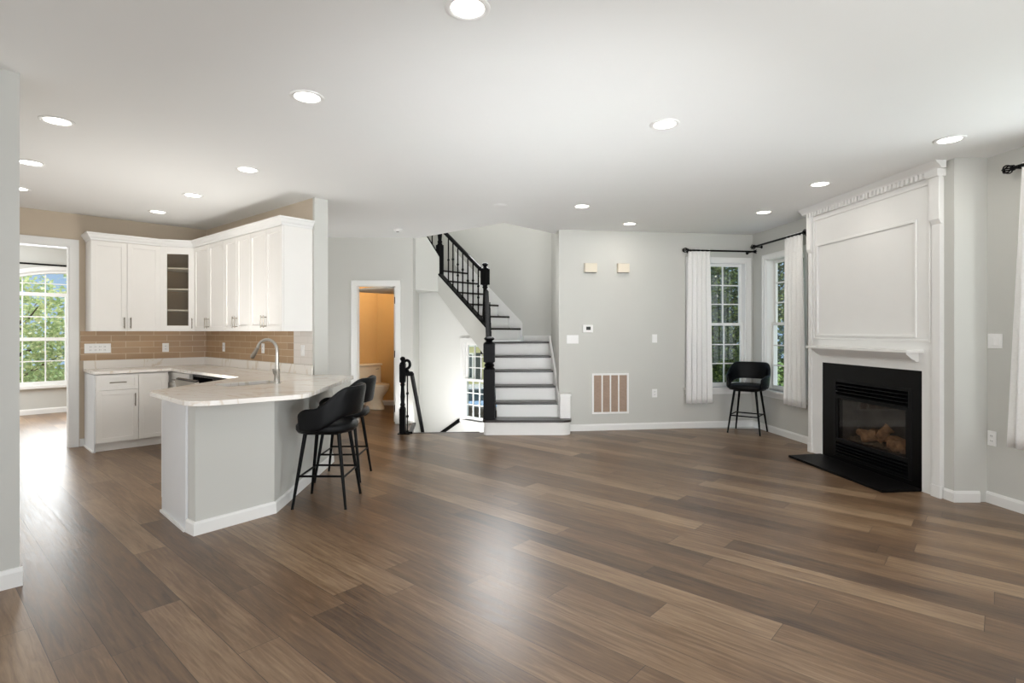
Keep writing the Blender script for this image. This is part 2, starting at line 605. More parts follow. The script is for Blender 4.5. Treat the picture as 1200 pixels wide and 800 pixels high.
class Wall:
    """vertical plane from P to Q, left to right as the room sees it; local -y points into the room"""
    def __init__(self, P, Q):
        self.P, self.Q = Vector(P), Vector(Q)
        d = self.Q - self.P
        self.len = d.length
        self.d = d.normalized()
        self.out = Vector((-self.d.y, self.d.x))      # away from the room
        self.rz = math.atan2(self.d.y, self.d.x)

    def s(self, px, off=0.0):
        """distance along the wall where the camera ray through column px meets it (off = metres in front)"""
        k = (px - 600) / F
        P = self.P - self.out * off
        return (k * P.y - P.x) / (self.d.x - k * self.d.y)

    def at(self, s, off=0.0, z=0.0):
        p = self.P + self.d * s - self.out * off
        return Vector((p.x, p.y, z))

    def z(self, px, py, off=0.0):
        Y = self.at(self.s(px, off), off).y
        return EYE - (py - HZ) * Y / F

    def px(self, px, py, off=0.0):
        return self.at(self.s(px, off), off, self.z(px, py, off))

    def fn(self):
        return lambda u, v, t: tuple(self.at(u, -t, v))

    def slab(self, name, m, loops, thick, parent=None, front=0.0, **k):
        return MB().prism(loops, -front, thick, self.fn()).build(name, m, parent, **k)

def rect(a, b, c, d):
    return [(a, c), (b, c), (b, d), (a, d)]

def gx(px, py, z=0.0):
    """ground point under a pixel at height z"""
    Y = F * (EYE - z) / (py - HZ)
    return Vector(((px - 600) / F * Y, Y, z))

# ------------------------------------------------------------------ plan
BACK = Wall((0.642, 7.47), (3.47, 7.87))
SIDE = Wall((3.47, 7.87), (4.40, -1.5))
KC = Vector((-4.195, 7.505))
dA = Vector((0.688, 0.725)).normalized()
mB = Vector((0.760, -0.649)).normalized()
nB = Vector((0.649, 0.760)).normalized()
KA = Wall(KC - dA * 5.2, KC)                 # kitchen wall with the cased opening
LA = 5.2
KB = Wall(KC, (-2.047, 5.671))               # kitchen wall with the long row of cabinets
POW = Wall((-3.6, 8.10), (-1.468, 8.10))     # wall with the powder-room door
FLI = Wall((-1.85, 10.785), (0.62, 8.59))    # outside wall along the upper flight
FAR = Wall(KC - dA * 6.5 - KA.out * -3.7, KC - dA * 0.2 - KA.out * -3.7)  # breakfast room window wall

# ------------------------------------------------------------------ floor and ceiling
hole_dn = [(-1.43, 7.33), (-0.37, 7.42), (-0.33, 8.45), (0.16, 9.07), (-1.83, 10.84), (-1.68, 9.6), (-1.53, 8.14), (-1.46, 8.12)]
fl = MB().flat([[(-11, -1.6), (4.8, -1.6), (4.8, 7.7), (0.8, 7.7), (0.7, 9.0), (-1.9, 11.3), (-6, 13.5), (-11, 13)], hole_dn], -0.28, 0.0).build('floor', 'floor')
struct(fl)
hole_up = [(-0.11, 7.0), (0.68, 7.87), (0.68, 8.66), (0.20, 9.08), (-1.76, 10.82), (-1.84, 10.75), (-1.68, 9.6), (-1.53, 8.26)]
ce = MB().flat([[(-11, -1.6), (4.9, -1.6), (4.9, 7.4), (4.0, 8.2), (0.8, 9.0), (-1.9, 11.4), (-6, 13.5), (-11, 13)], hole_up], H, H + 0.3).build('ceiling', 'ceiling')
struct(ce)

# ------------------------------------------------------------------ walls
def swall(name, w, m, s0, s1, z0, z1, thick, holes=()):
    return struct(w.slab(name, m, [rect(s0, s1, z0, z1)] + [rect(*h) if len(h) == 4 and not isinstance(h[0], tuple) else list(h) for h in holes], thick))

# window openings (along, along, z, z)
wb_s0, wb_s1 = BACK.s(808), BACK.s(874.5)
WZ0, WZ1 = 0.575, 2.36
ws_s0, ws_s1 = SIDE.s(897.5), SIDE.s(897.5) + (wb_s1 - wb_s0)
wr_s0, wr_s1 = SIDE.s(1196) + 0.10, SIDE.s(1196) + 1.75
swall('wall_back', BACK, 'paint', 0.0, BACK.len + 0.16, -0.05, H + 0.05, 0.14, [(wb_s0, wb_s1, WZ0, WZ1)])
swall('wall_right', SIDE, 'paint', 0.0, SIDE.len, -0.05, H + 0.05, 0.16, [(ws_s0, ws_s1, WZ0, WZ1), (wr_s0, wr_s1, WZ0, WZ1)])
# kitchen wall A with the cased opening
dj = LA - KA.s(82)     # measured from the corner
op_s1 = KA.s(82)
op_s0 = op_s1 - 1.5
OPH = 2.37
swall('wall_kitchen_left', KA, 'tan', 0.6, LA + 0.13, -0.05, H + 0.05, 0.13, [(op_s0, op_s1, -0.04, OPH)])
sp = KB.len - 0.035
swall('wall_kitchen_right', KB, 'tan', -0.13, sp, -0.05, H + 0.05, 0.14)
struct(KB.slab('wall_pier', 'paint', rect(sp, KB.len, -0.05, H + 0.05), 0.15, front=0.004))
pd_s0, pd_s1 = POW.s(417.5), POW.s(464)
DH = 2.05
swall('wall_powder_room_front', POW, 'paint', 0.0, POW.len, -0.05, H + 0.05, 0.12, [(pd_s0, pd_s1, -0.04, DH)])
# near left wall end, parallel to the kitchen wall
nl = Wall(Vector((-2.655, 2.945)) - dA * 3.5, (-2.655, 2.945))
swall('wall_left', nl, 'paint', 0, nl.len, -0.05, H + 0.05, 0.13)
# stairwell
swall('wall_stair_back', FLI, 'paint', 0, FLI.len, 1.30, 5.4, 0.16)
# bright wall right under the upper flight, with the foyer window
_L7 = Vector((0.155, 9.0)) - Vector((0.665, 0.747)) * 0.84
_ud = Vector((-0.747, 0.665)).normalized()
LW = Wall(_L7 + _ud * 1.62, _L7 - _ud * 0.12)
lw_s0, lw_s1 = LW.s(543.5), LW.len - 0.07
LW0, LW1 = -0.03, 1.205
def lwz(s):
    return 1.42 + 0.8 * (1.62 - s) - 0.235
struct(LW.slab('wall_stairwell', 'wellpaint', [[(0, -2.4), (LW.len, -2.4), (LW.len, 1.0), (1.70, 1.03), (1.62, lwz(1.62)), (0.63, lwz(0.63)), (0.60, 2.05), (0, 2.05)], rect(lw_s0, lw_s1, LW0, LW1)], 0.09))
struct(MB().flat([(-0.375, 7.43), (-0.40, 8.34), (-0.30, 8.34), (-0.28, 7.43)], -2.4, -0.005).build('wall_lower_right', 'paint'))
STL = Wall((-1.468, 8.10), (-1.85, 10.785))       # seen from the well this runs away, so build it as a polygon
struct(MB().flat([(-1.468, 8.10), (-1.62, 9.6), (-1.80, 10.80), (-1.92, 10.80), (-1.74, 9.6), (-1.588, 8.12)], -2.4, 5.4).build('wall_stair_left', 'paint'))
struct(MB().flat([(0.642, 7.47), (0.62, 8.60), (0.76, 8.72), (0.78, 7.49)], -2.4, 5.4).build('wall_stair_right', 'paint'))
struct(MB().flat([(-0.11, 7.0), (0.66, 7.87), (0.76, 7.79), (-0.10, 6.85), (-1.60, 8.10), (-1.47, 8.22)], H + 0.02, 5.4).build('wall_upper_landing', 'paint'))
struct(MB().flat([(-2.1, 6.8), (0.9, 6.8), (0.9, 9.0), (-1.6, 11.1), (-2.1, 11.1)], 5.4, 5.5).build('ceiling_upper', 'ceiling'))
struct(MB().flat([(-1.43, 7.33), (-0.37, 7.42), (-0.37, 7.30), (-1.43, 7.21)], -2.4, -0.28).build('wall_under_floor', 'paint'))
struct(MB().flat([(-1.46, 7.33), (-1.47, 8.13), (-1.60, 8.13), (-1.60, 7.33)], -2.4, -0.28).build('wall_lower_left', 'paint'))
struct(MB().flat([(-2.0, 7.2), (0.8, 7.2), (0.8, 8.7), (-1.8, 11.0)], -2.45, -2.4).build('floor_lower', 'floor'))
# powder room
PC = Vector((-2.50, 10.15))
dn = Vector((0.665, 0.747))
PL = Wall(PC - dn * 1.9, PC)
swall('wall_powder_room_left', PL, 'ochre', 0, PL.len + 0.1, -0.05, H + 0.05, 0.1)
PB = Wall(PC, (-1.90, 10.11))
swall('wall_powder_room_back', PB, 'ochre', -0.08, PB.len + 0.1, -0.05, H + 0.05, 0.1)
struct(MB().flat([(-1.60, 8.23), (-1.76, 9.6), (-1.90, 10.2), (-1.94, 10.2), (-1.80, 9.6), (-1.64, 8.23)], -0.01, H + 0.02).build('wall_powder_room_right', 'ochre'))
# breakfast room far wall with an arched window
fc = FAR.s(80)                                   # mullion of the window pair
aw = 0.92
ar = 2.1
def arch_loop(half, z0, ztop, r, n=14, inset=0.0):
    pts = [(fc - half, z0), (fc + half, z0)]
    for i in range(n + 1):
        u = half - 2 * half * i / n
        pts.append((fc + u, ztop - (r - math.sqrt(r * r - u * u))))
    return pts
struct(FAR.slab('wall_breakfast_far', 'paint', [rect(0, FAR.len, -0.05, H + 0.05), arch_loop(aw, 0.47, 2.40, ar)], 0.14))

# ------------------------------------------------------------------ baseboards and trims
def baseboard(name, w, segs, h=0.09, t=0.014):
    b = MB()
    for s0, s1 in segs:
        prof = [(0, 0), (t, 0), (t, h * 0.78), (t * 0.5, h), (0, h)]
        b.prism(prof, s0, s1, lambda u, v, tt: tuple(w.at(tt, u, v)))
    return struct(b.build(name, 'white'))
baseboard('baseboard_back', BACK, [(0.14, BACK.len)])
chim_far = SIDE.s(946)
chim_near = SIDE.s(1156)
baseboard('baseboard_right', SIDE, [(0.0, chim_far + 0.1), (chim_near, SIDE.len)])
baseboard('baseboard_powder', POW, [(0.2, pd_s0 - 0.075), (pd_s1 + 0.075, POW.len)])
baseboard('baseboard_kitchen', KA, [(0.6, op_s0 - 0.09), (op_s1 + 0.09, op_s1 + 0.14)])
baseboard('baseboard_left', nl, [(0, nl.len + 0.012)], 0.10)
baseboard('baseboard_breakfast', FAR, [(0.2, FAR.len)])
baseboard('baseboard_powder_back', PB, [(0, PB.len)])
baseboard('baseboard_powder_left', PL, [(0, PL.len)])
LANDB = Wall((0.18, 8.98), (0.62, 8.59))
struct(LANDB.slab('baseboard_landing', 'white', rect(0.02, LANDB.len, 1.20, 1.30), 0.0, front=0.016))

def casing(name, w, s0, s1, z1, cw, depth, t=0.018):
    """door casing on the room side plus the jambs through the wall"""
    root = struct_empty(name, w.at(s0, 0, 0), w.rz)
    b = MB()
    wd = s1 - s0
    b.box(-cw, 0.005, -t, 0, 0, z1 + cw)
    b.box(wd - 0.005, wd + cw, -t, 0, 0, z1 + cw)
    b.box(0.005, wd - 0.005, -t, 0, z1 - 0.005, z1 + cw)
    b.box(-cw - 0.006, -cw + 0.014, -t - 0.008, 0, 0, z1 + cw)
    b.box(wd + cw - 0.014, wd + cw + 0.006, -t - 0.008, 0, 0, z1 + cw)
    b.box(-cw - 0.006, wd + cw + 0.006, -t - 0.008, 0, z1 + cw - 0.014, z1 + cw + 0.006)
    b.build('door_casing', 'white', root)
    j = MB()
    j.box(-0.004, 0.014, 0.0, depth, 0, z1)
    j.box(wd - 0.014, wd + 0.004, 0.0, depth, 0, z1)
    j.box(0.014, wd - 0.014, 0.0, depth, z1 - 0.014, z1 + 0.004)
    j.build('door_jamb', 'white', root)
    return root
casing('door_1', KA, op_s0, op_s1, OPH, 0.075, 0.131)
d2 = casing('door_2', POW, pd_s0, pd_s1, DH, 0.065, 0.121)
# powder room door leaf, swung back against its side wall
dw = pd_s1 - pd_s0
leaf = MB()
leaf.box(-0.036, 0.0, 0, 0.60, 0.012, DH - 0.018)
lo = leaf.build('door_leaf', 'white', d2, bevel=0.002)
lo.location = (dw - 0.016, 0.10, 0)
lo.rotation_euler = (0, 0, math.radians(-1.0))
for zz in (0.22, 1.03, 1.83):
    h = MB()
    h.box(-0.017, -0.002, -0.006, 0.035, zz - 0.05, zz + 0.05)
    h.tube([(-0.012, -0.006, zz - 0.05), (-0.012, -0.006, zz + 0.05)], 0.007, 8)
    ho = h.build('hinge', 'iron', d2)
    ho.location = (dw - 0.012, 0.03, 0)

# ------------------------------------------------------------------ windows
def window(name, w, s0, s1, z0, z1, cols, rows, depth, zmid=None, left_casing=True, stool=True):
    root = struct_empty(name, w.at(s0, 0, z0), w.rz)
    wd, ht = s1 - s0, z1 - z0
    c = 0.062
    fr = MB()
    t = 0.018
    fr.box(-c, 0.004, -t, 0, -0.01, ht + c)
    fr.box(wd - 0.004, wd + c, -t, 0, -0.01, ht + c)
    fr.box(0.004, wd - 0.004, -t, 0, ht - 0.004, ht + c)
    fr.box(-c, -c + 0.015, -t - 0.008, 0, -0.01, ht + c)
    fr.box(wd + c - 0.015, wd + c, -t - 0.008, 0, -0.01, ht + c)
    fr.box(-c, wd + c, -t - 0.008, 0, ht + c - 0.015, ht + c)
    fr.build('window_casing', 'white', root)
    j = MB()
    j.box(-0.003, 0.018, 0, depth, 0, ht)
    j.box(wd - 0.018, wd + 0.003, 0, depth, 0, ht)
    j.box(0.018, wd - 0.018, 0, depth, ht - 0.018, ht + 0.003)
    j.box(0.018, wd - 0.018, 0.04, depth, -0.003, 0.02)
    j.build('window_jamb', 'white', root)
    if stool:
        sl = MB()
        sl.box(-c - 0.03, wd + c + 0.03, -0.06, 0.05, -0.03, 0.0)
        sl.box(-c, wd + c, -0.018, 0, -0.10, -0.03)
        sl.build('window_sill', 'white', root, bevel=0.003)
    mid = (zmid - z0) if zmid else ht / 2
    for k, (a, b, y) in enumerate(((mid - 0.02, ht - 0.018, depth - 0.05), (0.02, mid + 0.02, depth - 0.085))):
        sh = MB()
        x0, x1 = 0.018, wd - 0.018
        r = 0.038
        sh.box(x0, x0 + r, y, y + 0.03, a, b)
        sh.box(x1 - r, x1, y, y + 0.03, a, b)
        sh.box(x0 + r, x1 - r, y, y + 0.03, a, a + r)
        sh.box(x0 + r, x1 - r, y, y + 0.03, b - r, b)
        for i in range(1, cols):
            x = x0 + r + (x1 - x0 - 2 * r) * i / cols
            sh.box(x - 0.008, x + 0.008, y + 0.004, y + 0.026, a + r, b - r)
        for i in range(1, rows):
            z = a + r + (b - a - 2 * r) * i / rows
            sh.box(x0 + r, x1 - r, y + 0.0055, y + 0.0245, z - 0.008, z + 0.008)
        so = sh.build('window_sash', 'white', root)
        MB().box(x0 + r - 0.004, x1 - r + 0.004, y + 0.0135, y + 0.0165, a + r - 0.004, b - r + 0.004).build('window_pane', 'glass', so)
    return root
window('window_1', BACK, wb_s0, wb_s1, WZ0, WZ1, 3, 3, 0.139, 1.47)
window('window_2', SIDE, ws_s0, ws_s1, WZ0, WZ1, 3, 3, 0.159, 1.47)
window('window_3', SIDE, wr_s0, wr_s1, WZ0, WZ1, 4, 3, 0.159, 1.47)
window('window_4', LW, lw_s0, lw_s1, LW0, LW1, 3, 3, 0.089, 0.6)

# arched window of the breakfast room
aroot = struct_empty('window_5', (0, 0, 0), 0)
o1, i1 = arch_loop(aw, 0.47, 2.40, ar), arch_loop(aw - 0.05, 0.53, 2.35, ar - 0.04)
FAR.slab('window_frame', 'white', [o1, i1], 0.13, aroot, front=-0.02)
FAR.slab('window_casing', 'white', [arch_loop(aw + 0.07, 0.46, 2.47, ar + 0.05), arch_loop(aw, 0.4701, 2.40, ar)], 0.0, aroot, front=0.018)
ab = MB()
fw = FAR.fn()
ab.prism(rect(fc - aw + 0.03, fc + aw - 0.03, 1.955, 2.015), 0.05, 0.11, fw)
ab.prism(rect(fc - 0.035, fc + 0.035, 0.52, 1.96), 0.045, 0.115, fw)
ab.prism(rect(fc - aw + 0.03, fc + aw - 0.03, 1.21, 1.265), 0.055, 0.108, fw)
for zz in (0.87, 1.61):
    ab.prism(rect(fc - aw + 0.04, fc + aw - 0.04, zz - 0.009, zz + 0.009), 0.07, 0.092, fw)
for k in (-3, -2, -1, 1, 2, 3):
    u = fc + k * 0.29
    top = 1.96
    ab.prism(rect(u - 0.009, u + 0.009, 0.52, top), 0.072, 0.09, fw)
    if abs(k) != 3:
        ab.prism(rect(u - 0.008, u + 0.008, 2.01, 2.345 - (ar - math.sqrt(ar * ar - (k * 0.29) ** 2))), 0.073, 0.089, fw)
ab.prism(rect(fc - aw + 0.15, fc + aw - 0.15, 2.16, 2.174), 0.074, 0.088, fw)
ab.build('window_muntins', 'white', aroot)
FAR.slab('window_pane', 'glass', arch_loop(aw - 0.045, 0.525, 2.355, ar - 0.04), 0.083, aroot, front=-0.079)
FAR.slab('window_sill', 'white', rect(fc - aw - 0.1, fc + aw + 0.1, 0.425, 0.465), 0.03, aroot, front=0.06)
# thin dark curtain rod over it
rd = MB()
rd.tube([FAR.at(fc - 1.25, 0.05, 2.475), FAR.at(fc + 1.25, 0.05, 2.475)], 0.014, 8)
for q in (-1.2, 1.2):
    rd.tube([FAR.at(fc + q, 0.0, 2.475), FAR.at(fc + q, 0.05, 2.475)], 0.008, 8)
tag(rd.build('curtain_rod', 'iron'), 'thin bare dark rod above the arched window beyond the kitchen', 'curtain rod')

# ------------------------------------------------------------------ kitchen cabinets
def bar_pull(parent, x, y, z, length, vertical=True):
    b = MB()
    hl = length / 2
    if vertical:
        b.tube([(x, y - 0.032, z - hl), (x, y - 0.032, z + hl)], 0.006, 8)
        for q in (-hl * 0.72, hl * 0.72):
            b.tube([(x, y, z + q), (x, y - 0.032, z + q)], 0.005, 8)
    else:
        b.tube([(x - hl, y - 0.032, z), (x + hl, y - 0.032, z)], 0.006, 8)
        for q in (-hl * 0.72, hl * 0.72):
            b.tube([(x + q, y, z), (x + q, y - 0.032, z)], 0.005, 8)
    return b.build('handle', 'nickel', parent)

def shaker(name, parent, x0, x1, y, z0, z1, rail=0.055, m='cab'):
    """shaker front; y = carcass face, the front stands 20 mm proud"""
    b = MB()
    b.box(x0 + rail - 0.004, x1 - rail + 0.004, y - 0.007, y - 0.001, z0 + rail - 0.004, z1 - rail + 0.004)
    b.box(x0, x0 + rail, y - 0.020, y - 0.001, z0, z1)
    b.box(x1 - rail, x1, y - 0.020, y - 0.001, z0, z1)
    b.box(x0 + rail, x1 - rail, y - 0.020, y - 0.001, z0, z0 + rail)
    b.box(x0 + rail, x1 - rail, y - 0.020, y - 0.001, z1 - rail, z1)
    return b.build(name, m, parent, bevel=0.0012, bseg=1)

UB, UT, UD = 1.37, 2.43, 0.31
def upper(w, s0, s1, label, doors=2):
    c = thing('upper_cabinet', label, 'cabinet', w.at(s0, 0.002, UB), w.rz)
    wd = s1 - s0
    MB().box(0, wd, -UD, 0, 0, UT - UB).build('cabinet_body', 'cab', c, bevel=0.001, bseg=1)
    g = 0.002
    dwid = wd / doors
    for i in range(doors):
        d = shaker('door', c, i * dwid + g, (i + 1) * dwid - g, -UD, 0.004, UT - UB - 0.004)
        hx = (i + 1) * dwid - 0.032 if i % 2 == 0 else i * dwid + 0.032
        bar_pull(d, hx, -UD - 0.020, 0.10, 0.13)
    return c
uA0 = KA.s(106.5, UD + 0.02)
uA1 = KA.s(188.5, UD + 0.02)
uB0 = KB.s(227.3, UD + 0.02)
uB1 = KB.s(262.7, UD + 0.02)
uB2 = KB.s(292.4, UD + 0.02)
uB3 = KB.s(330.7, UD + 0.02)
upper(KA, uA0, uA1 - 0.002, 'white two-door wall cabinet beside the cased opening, left of the glass-door corner unit')
upper(KB, uB0 + 0.002, uB1 - 0.001, 'white two-door wall cabinet directly right of the glass-door corner unit')
upper(KB, uB1 + 0.001, uB2 - 0.001, 'white two-door wall cabinet in the middle of the row above the faucet wall')
upper(KB, uB2 + 0.001, uB3, 'white end wall cabinet with a broad blank side panel, nearest the grey pier')
# corner unit
pA = KA.at(uA1, UD + 0.002)
pB = KB.at(uB0, UD + 0.002)
pa0, pb0 = KA.at(uA1, 0.002), KB.at(uB0, 0.002)
kk = KC.to_3d()
kin = Vector((KC.x, KC.y, 0)) + Vector((-(KA.out.x + KB.out.x), -(KA.out.y + KB.out.y), 0)) * 0.004
DG = Wall(pA.to_2d(), pB.to_2d())
cc = thing('corner_cabinet', 'white diagonal corner wall cabinet with a single glass door and empty shelves', 'cabinet', (pA.x, pA.y, UB), DG.rz)
inv = (Matrix.Translation((pA.x, pA.y, UB)) @ Matrix.Rotation(DG.rz, 4, 'Z')).inverted()
def L2(p):
    q = inv @ Vector((p.x, p.y, UB))
    return (q.x, q.y)
outer = [L2(pA), L2(pB), L2(pb0), L2(kin), L2(pa0)]
hh = UT - UB
cb = MB()
cb.flat(outer, 0, 0.02)
cb.flat(outer, hh - 0.02, hh)
for i in (1, 2, 3, 4):
    a, b = Vector(outer[i]), Vector(outer[(i + 1) % 5])
    cen = sum((Vector(q) for q in outer), Vector((0, 0))) / 5
    d = (b - a).normalized()
    nn = Vector((-d.y, d.x))
    if nn.dot(cen - a) < 0:
        nn = -nn
    cb.flat([tuple(a), tuple(b), tuple(b + nn * 0.014), tuple(a + nn * 0.014)], 0.02, hh - 0.02)
cb.build('cabinet_body', 'cab', cc)
lin_ = MB()
for i in (1, 2, 3, 4):
    a, b = Vector(outer[i]), Vector(outer[(i + 1) % 5])
    cen = sum((Vector(q) for q in outer), Vector((0, 0))) / 5
    d = (b - a).normalized()
    nn = Vector((-d.y, d.x))
    if nn.dot(cen - a) < 0:
        nn = -nn
    lin_.flat([tuple(a + nn * 0.0145), tuple(b + nn * 0.0145), tuple(b + nn * 0.018), tuple(a + nn * 0.018)], 0.021, hh - 0.021)
lin_.build('cabinet_lining', 'lining', cc)
ins = MB()
cen = sum((Vector(q) for q in outer), Vector((0, 0))) / 5
shr = [tuple(cen + (Vector(q) - cen) * 0.93) for q in outer]
for k in range(1, 4):
    s = MB().flat(shr, hh * k / 4 - 0.009, hh * k / 4 + 0.009)
    s.build('shelf', 'cab', cc)
dl = DG.len
gd = MB()
rl = 0.075
gd.box(0.003, rl, -0.020, -0.001, 0.004, hh - 0.004)
gd.box(dl - rl, dl - 0.003, -0.020, -0.001, 0.004, hh - 0.004)
gd.box(rl, dl - rl, -0.020, -0.001, 0.004, 0.07)
gd.box(rl, dl - rl, -0.020, -0.001, hh - 0.09, hh - 0.004)
gdo = gd.build('door', 'cab', cc, bevel=0.001, bseg=1)
MB().box(rl - 0.006, dl - rl + 0.006, -0.012, -0.008, 0.064, hh - 0.084).build('pane', 'cabglass', gdo)
bar_pull(gdo, dl - 0.03, -0.020, 0.10, 0.13)

# crown moulding along the top of the wall cabinets
def crown(name, path, prof, m='white'):
    """sweep profile (out, z) along path of 2-D points; out = to the right of travel"""
    n = len(path)
    P = [Vector(p) for p in path]
    v, f = [], []
    k = len(prof)
    for i in range(n):
        d0 = (P[i] - P[i - 1]).normalized() if i else (P[1] - P[0]).normalized()
        d1 = (P[i + 1] - P[i]).normalized() if i < n - 1 else d0
        n0, n1 = Vector((d0.y, -d0.x)), Vector((d1.y, -d1.x))
        mm = (n0 + n1).normalized()
        sc = 1 / max(0.3, mm.dot(n0))
        for (o, z) in prof:
            q = P[i] + mm * o * sc
            v.append((q.x, q.y, z))
    for i in range(n - 1):
        for j in range(k):
            a, b = i * k + j, i * k + (j + 1) % k
            f.append((a, b, b + k, a + k))
    f.append(tuple(range(k)))
    f.append(tuple((n - 1) * k + j for j in range(k - 1, -1, -1)))
    return MB().add(v, f).build(name, m)
off = UD + 0.024
q0 = KA.at(uA0 - 0.004, 0.004).to_2d()
q1 = KA.at(uA0 - 0.004, off).to_2d()
q2 = KA.at(uA1, off).to_2d()
q3 = KB.at(uB0, off).to_2d()
q4 = KB.at(uB3 + 0.004, off).to_2d()
q5 = KB.at(uB3 + 0.004, 0.004).to_2d()
cz = UT + 0.001
co = crown('cabinet_crown_moulding', [q0, q1, q2, q3, q4, q5], [(-0.02, cz), (0.0, cz), (0.004, cz + 0.02), (0.018, cz + 0.035), (0.032, cz + 0.062), (0.042, cz + 0.068), (0.042, cz + 0.085), (-0.02, cz + 0.085)])
tag(co, 'white crown moulding running along the tops of all the wall cabinets', 'moulding')

# base cabinets
BD, BH, TK = 0.575, 0.875, 0.10
def base_cab(w, s0, s1, label, fronts, end_panel=None):
    """fronts: list of (kind, x0, x1, z0, z1, handle) in fractions of width"""
    c = thing('base_cabinet', label, 'cabinet', w.at(s0, 0.002, 0), w.rz)
    wd = s1 - s0
    b = MB()
    b.box(0, wd, -BD, 0, TK, BH)
    b.box(0.0 if end_panel else 0.0, wd, -BD + 0.055, 0, 0.0, TK)
    b.build('cabinet_body', 'cab', c)
    if end_panel:
        e = MB()
        e.box(-0.014, -0.0005, -BD, 0, 0, BH)
        e.build('end_panel', 'cabend', c)
        MB().box(-0.026, -0.014, -BD, 0, 0, 0.016).build('shoe_moulding', 'white', c)
    for kind, a, bb, z0, z1, h in fronts:
        fr = shaker(kind, c, a * wd + 0.002, bb * wd - 0.002, -BD, z0, z1, 0.05 if kind == 'door' else 0.038)
        if h == 'h':
            bar_pull(fr, (a + bb) / 2 * wd, -BD - 0.02, (z0 + z1) / 2, 0.16, False)
        elif h == 'r':
            bar_pull(fr, bb * wd - 0.035, -BD - 0.02, z1 - 0.12, 0.15)
        elif h == 'l':
            bar_pull(fr, a * wd + 0.035, -BD - 0.02, z1 - 0.12, 0.15)
    return c
bA0 = LA - 1.325
bA1 = KA.s(161.7, BD)
bA2 = KA.s(194.8, BD)
base_cab(KA, bA0, bA1, 'white base cabinet with drawer, door and grey-white side panel by the cased opening',
         [('drawer', 0, 1, 0.70, 0.868, 'h'), ('door', 0, 1, TK + 0.004, 0.695, 'r')], True)
base_cab(KA, bA1 + 0.001, bA2 + 0.02, 'narrow white base cabinet with one full-height door, in the inside kitchen corner',
         [('door', 0, 0.93, TK + 0.004, 0.868, None)])
bB0 = KB.s(196.5, BD)
bB1 = KB.s(224.0, BD)
bB2 = bB1 + 0.605
base_cab(KB, bB0 + 0.04, bB1, 'white base cabinet with a drawer over a door, left of the dishwasher',
         [('drawer', 0, 1, 0.70, 0.868, 'h'), ('door', 0, 1, TK + 0.004, 0.695, 'l')])
# dishwasher, its door ajar
dwr = thing('dishwasher', 'stainless dishwasher with its door tipped open, under the counter by the sink', 'dishwasher', KB.at(bB1 + 0.003, 0.01, 0), KB.rz)
db = MB()
dwd = 0.598
db.box(0, 0.02, -0.55, 0, 0.02, 0.865)
db.box(dwd - 0.02, dwd, -0.55, 0, 0.02, 0.865)
db.box(0.02, dwd - 0.02, -0.55, 0, 0.02, 0.12)
db.box(0.02, dwd - 0.02, -0.55, 0, 0.845, 0.865)
db.box(0.02, dwd - 0.02, -0.03, 0, 0.12, 0.845)
db.build('dishwasher_tub', 'dwblack', dwr)
dd = MB()
dd.box(0.004, dwd - 0.004, -0.045, 0, 0, 0.71)
ddo = dd.build('door', 'steel', dwr, bevel=0.003)
ddo.location = (0, -0.56, 0.13)
ddo.rotation_euler = (math.radians(11), 0, 0)
MB().box(0.004, dwd - 0.004, -0.03, 0.0, 0.711, 0.725).build('control_strip', 'dwblack', ddo)
hb = MB().tube([(0.06, -0.075, 0.63), (dwd - 0.06, -0.075, 0.63)], 0.009, 10)
for q in (0.09, dwd - 0.09):
    hb.tube([(q, -0.045, 0.63), (q, -0.075, 0.63)], 0.007, 8)
hb.build('handle', 'steel', ddo)

# ------------------------------------------------------------------ peninsula
tipL = gx(173.5, 461, 0.90)
ncor = gx(222, 474.5, 0.90)
kink = gx(358.5, 464.5, 0.90)
tipR = gx(415.6, 442.0, 0.90)
K2 = KB.P
endB = KB.at(KB.len + 0.004, 0.008)
def rounded(poly, radii, n=6):
    out = []
    N = len(poly)
    for i in range(N):
        p = Vector(poly[i][:2]); r = radii.get(i, 0)
        if not r:
            out.append(tuple(p)); continue
        a = Vector(poly[i - 1][:2]); b = Vector(poly[(i + 1) % N][:2])
        da, db_ = (a - p).normalized(), (b - p).normalized()
        for k in range(n + 1):
            t = k / n
            q = (p + da * r) * (1 - t) ** 2 + p * 2 * t * (1 - t) + (p + db_ * r) * t ** 2
            out.append(tuple(q))
    return out
cA0 = KA.at(bA0 - 0.025, 0.003)
cA1 = KA.at(bA0 - 0.025, BD + 0.045)
# inside corner of the counter fronts
def isect(P, d, Q, e):
    den = d.x * e.y - d.y * e.x
    t = ((Q.x - P.x) * e.y - (Q.y - P.y) * e.x) / den
    return P + d * t
cI = isect(KA.at(0, BD + 0.045).to_2d(), KA.d, KB.at(0, BD + 0.045).to_2d(), KB.d)
pen_dir = Vector((0.03, 1.0)).normalized()
cJ = isect(tipL.to_2d(), pen_dir, KB.at(0, BD + 0.045).to_2d(), KB.d)
cK = KC - KA.out * 0.006 - KB.out * 0.006
backR = KB.at(KB.len + 0.004, -0.10).to_2d()
poly = [tuple(cA0.to_2d()), tuple(cA1.to_2d()), tuple(cI), tuple(cJ), tuple(tipL.to_2d()), tuple(ncor.to_2d()), tuple(kink.to_2d()), tuple(tipR.to_2d()), tuple(backR), tuple(endB.to_2d()), tuple(cK)]
poly = rounded(poly, {1: 0.03, 4: 0.05, 5: 0.16, 6: 0.12, 7: 0.05})
sc_ = Vector((-2.29, 4.76))
sh_l, sh_w = 0.245, 0.165
sink_rect = [sc_ + nB * a * sh_l + mB * b * sh_w for a, b in ((-1, -1), (-1, 1), (1, 1), (1, -1))]
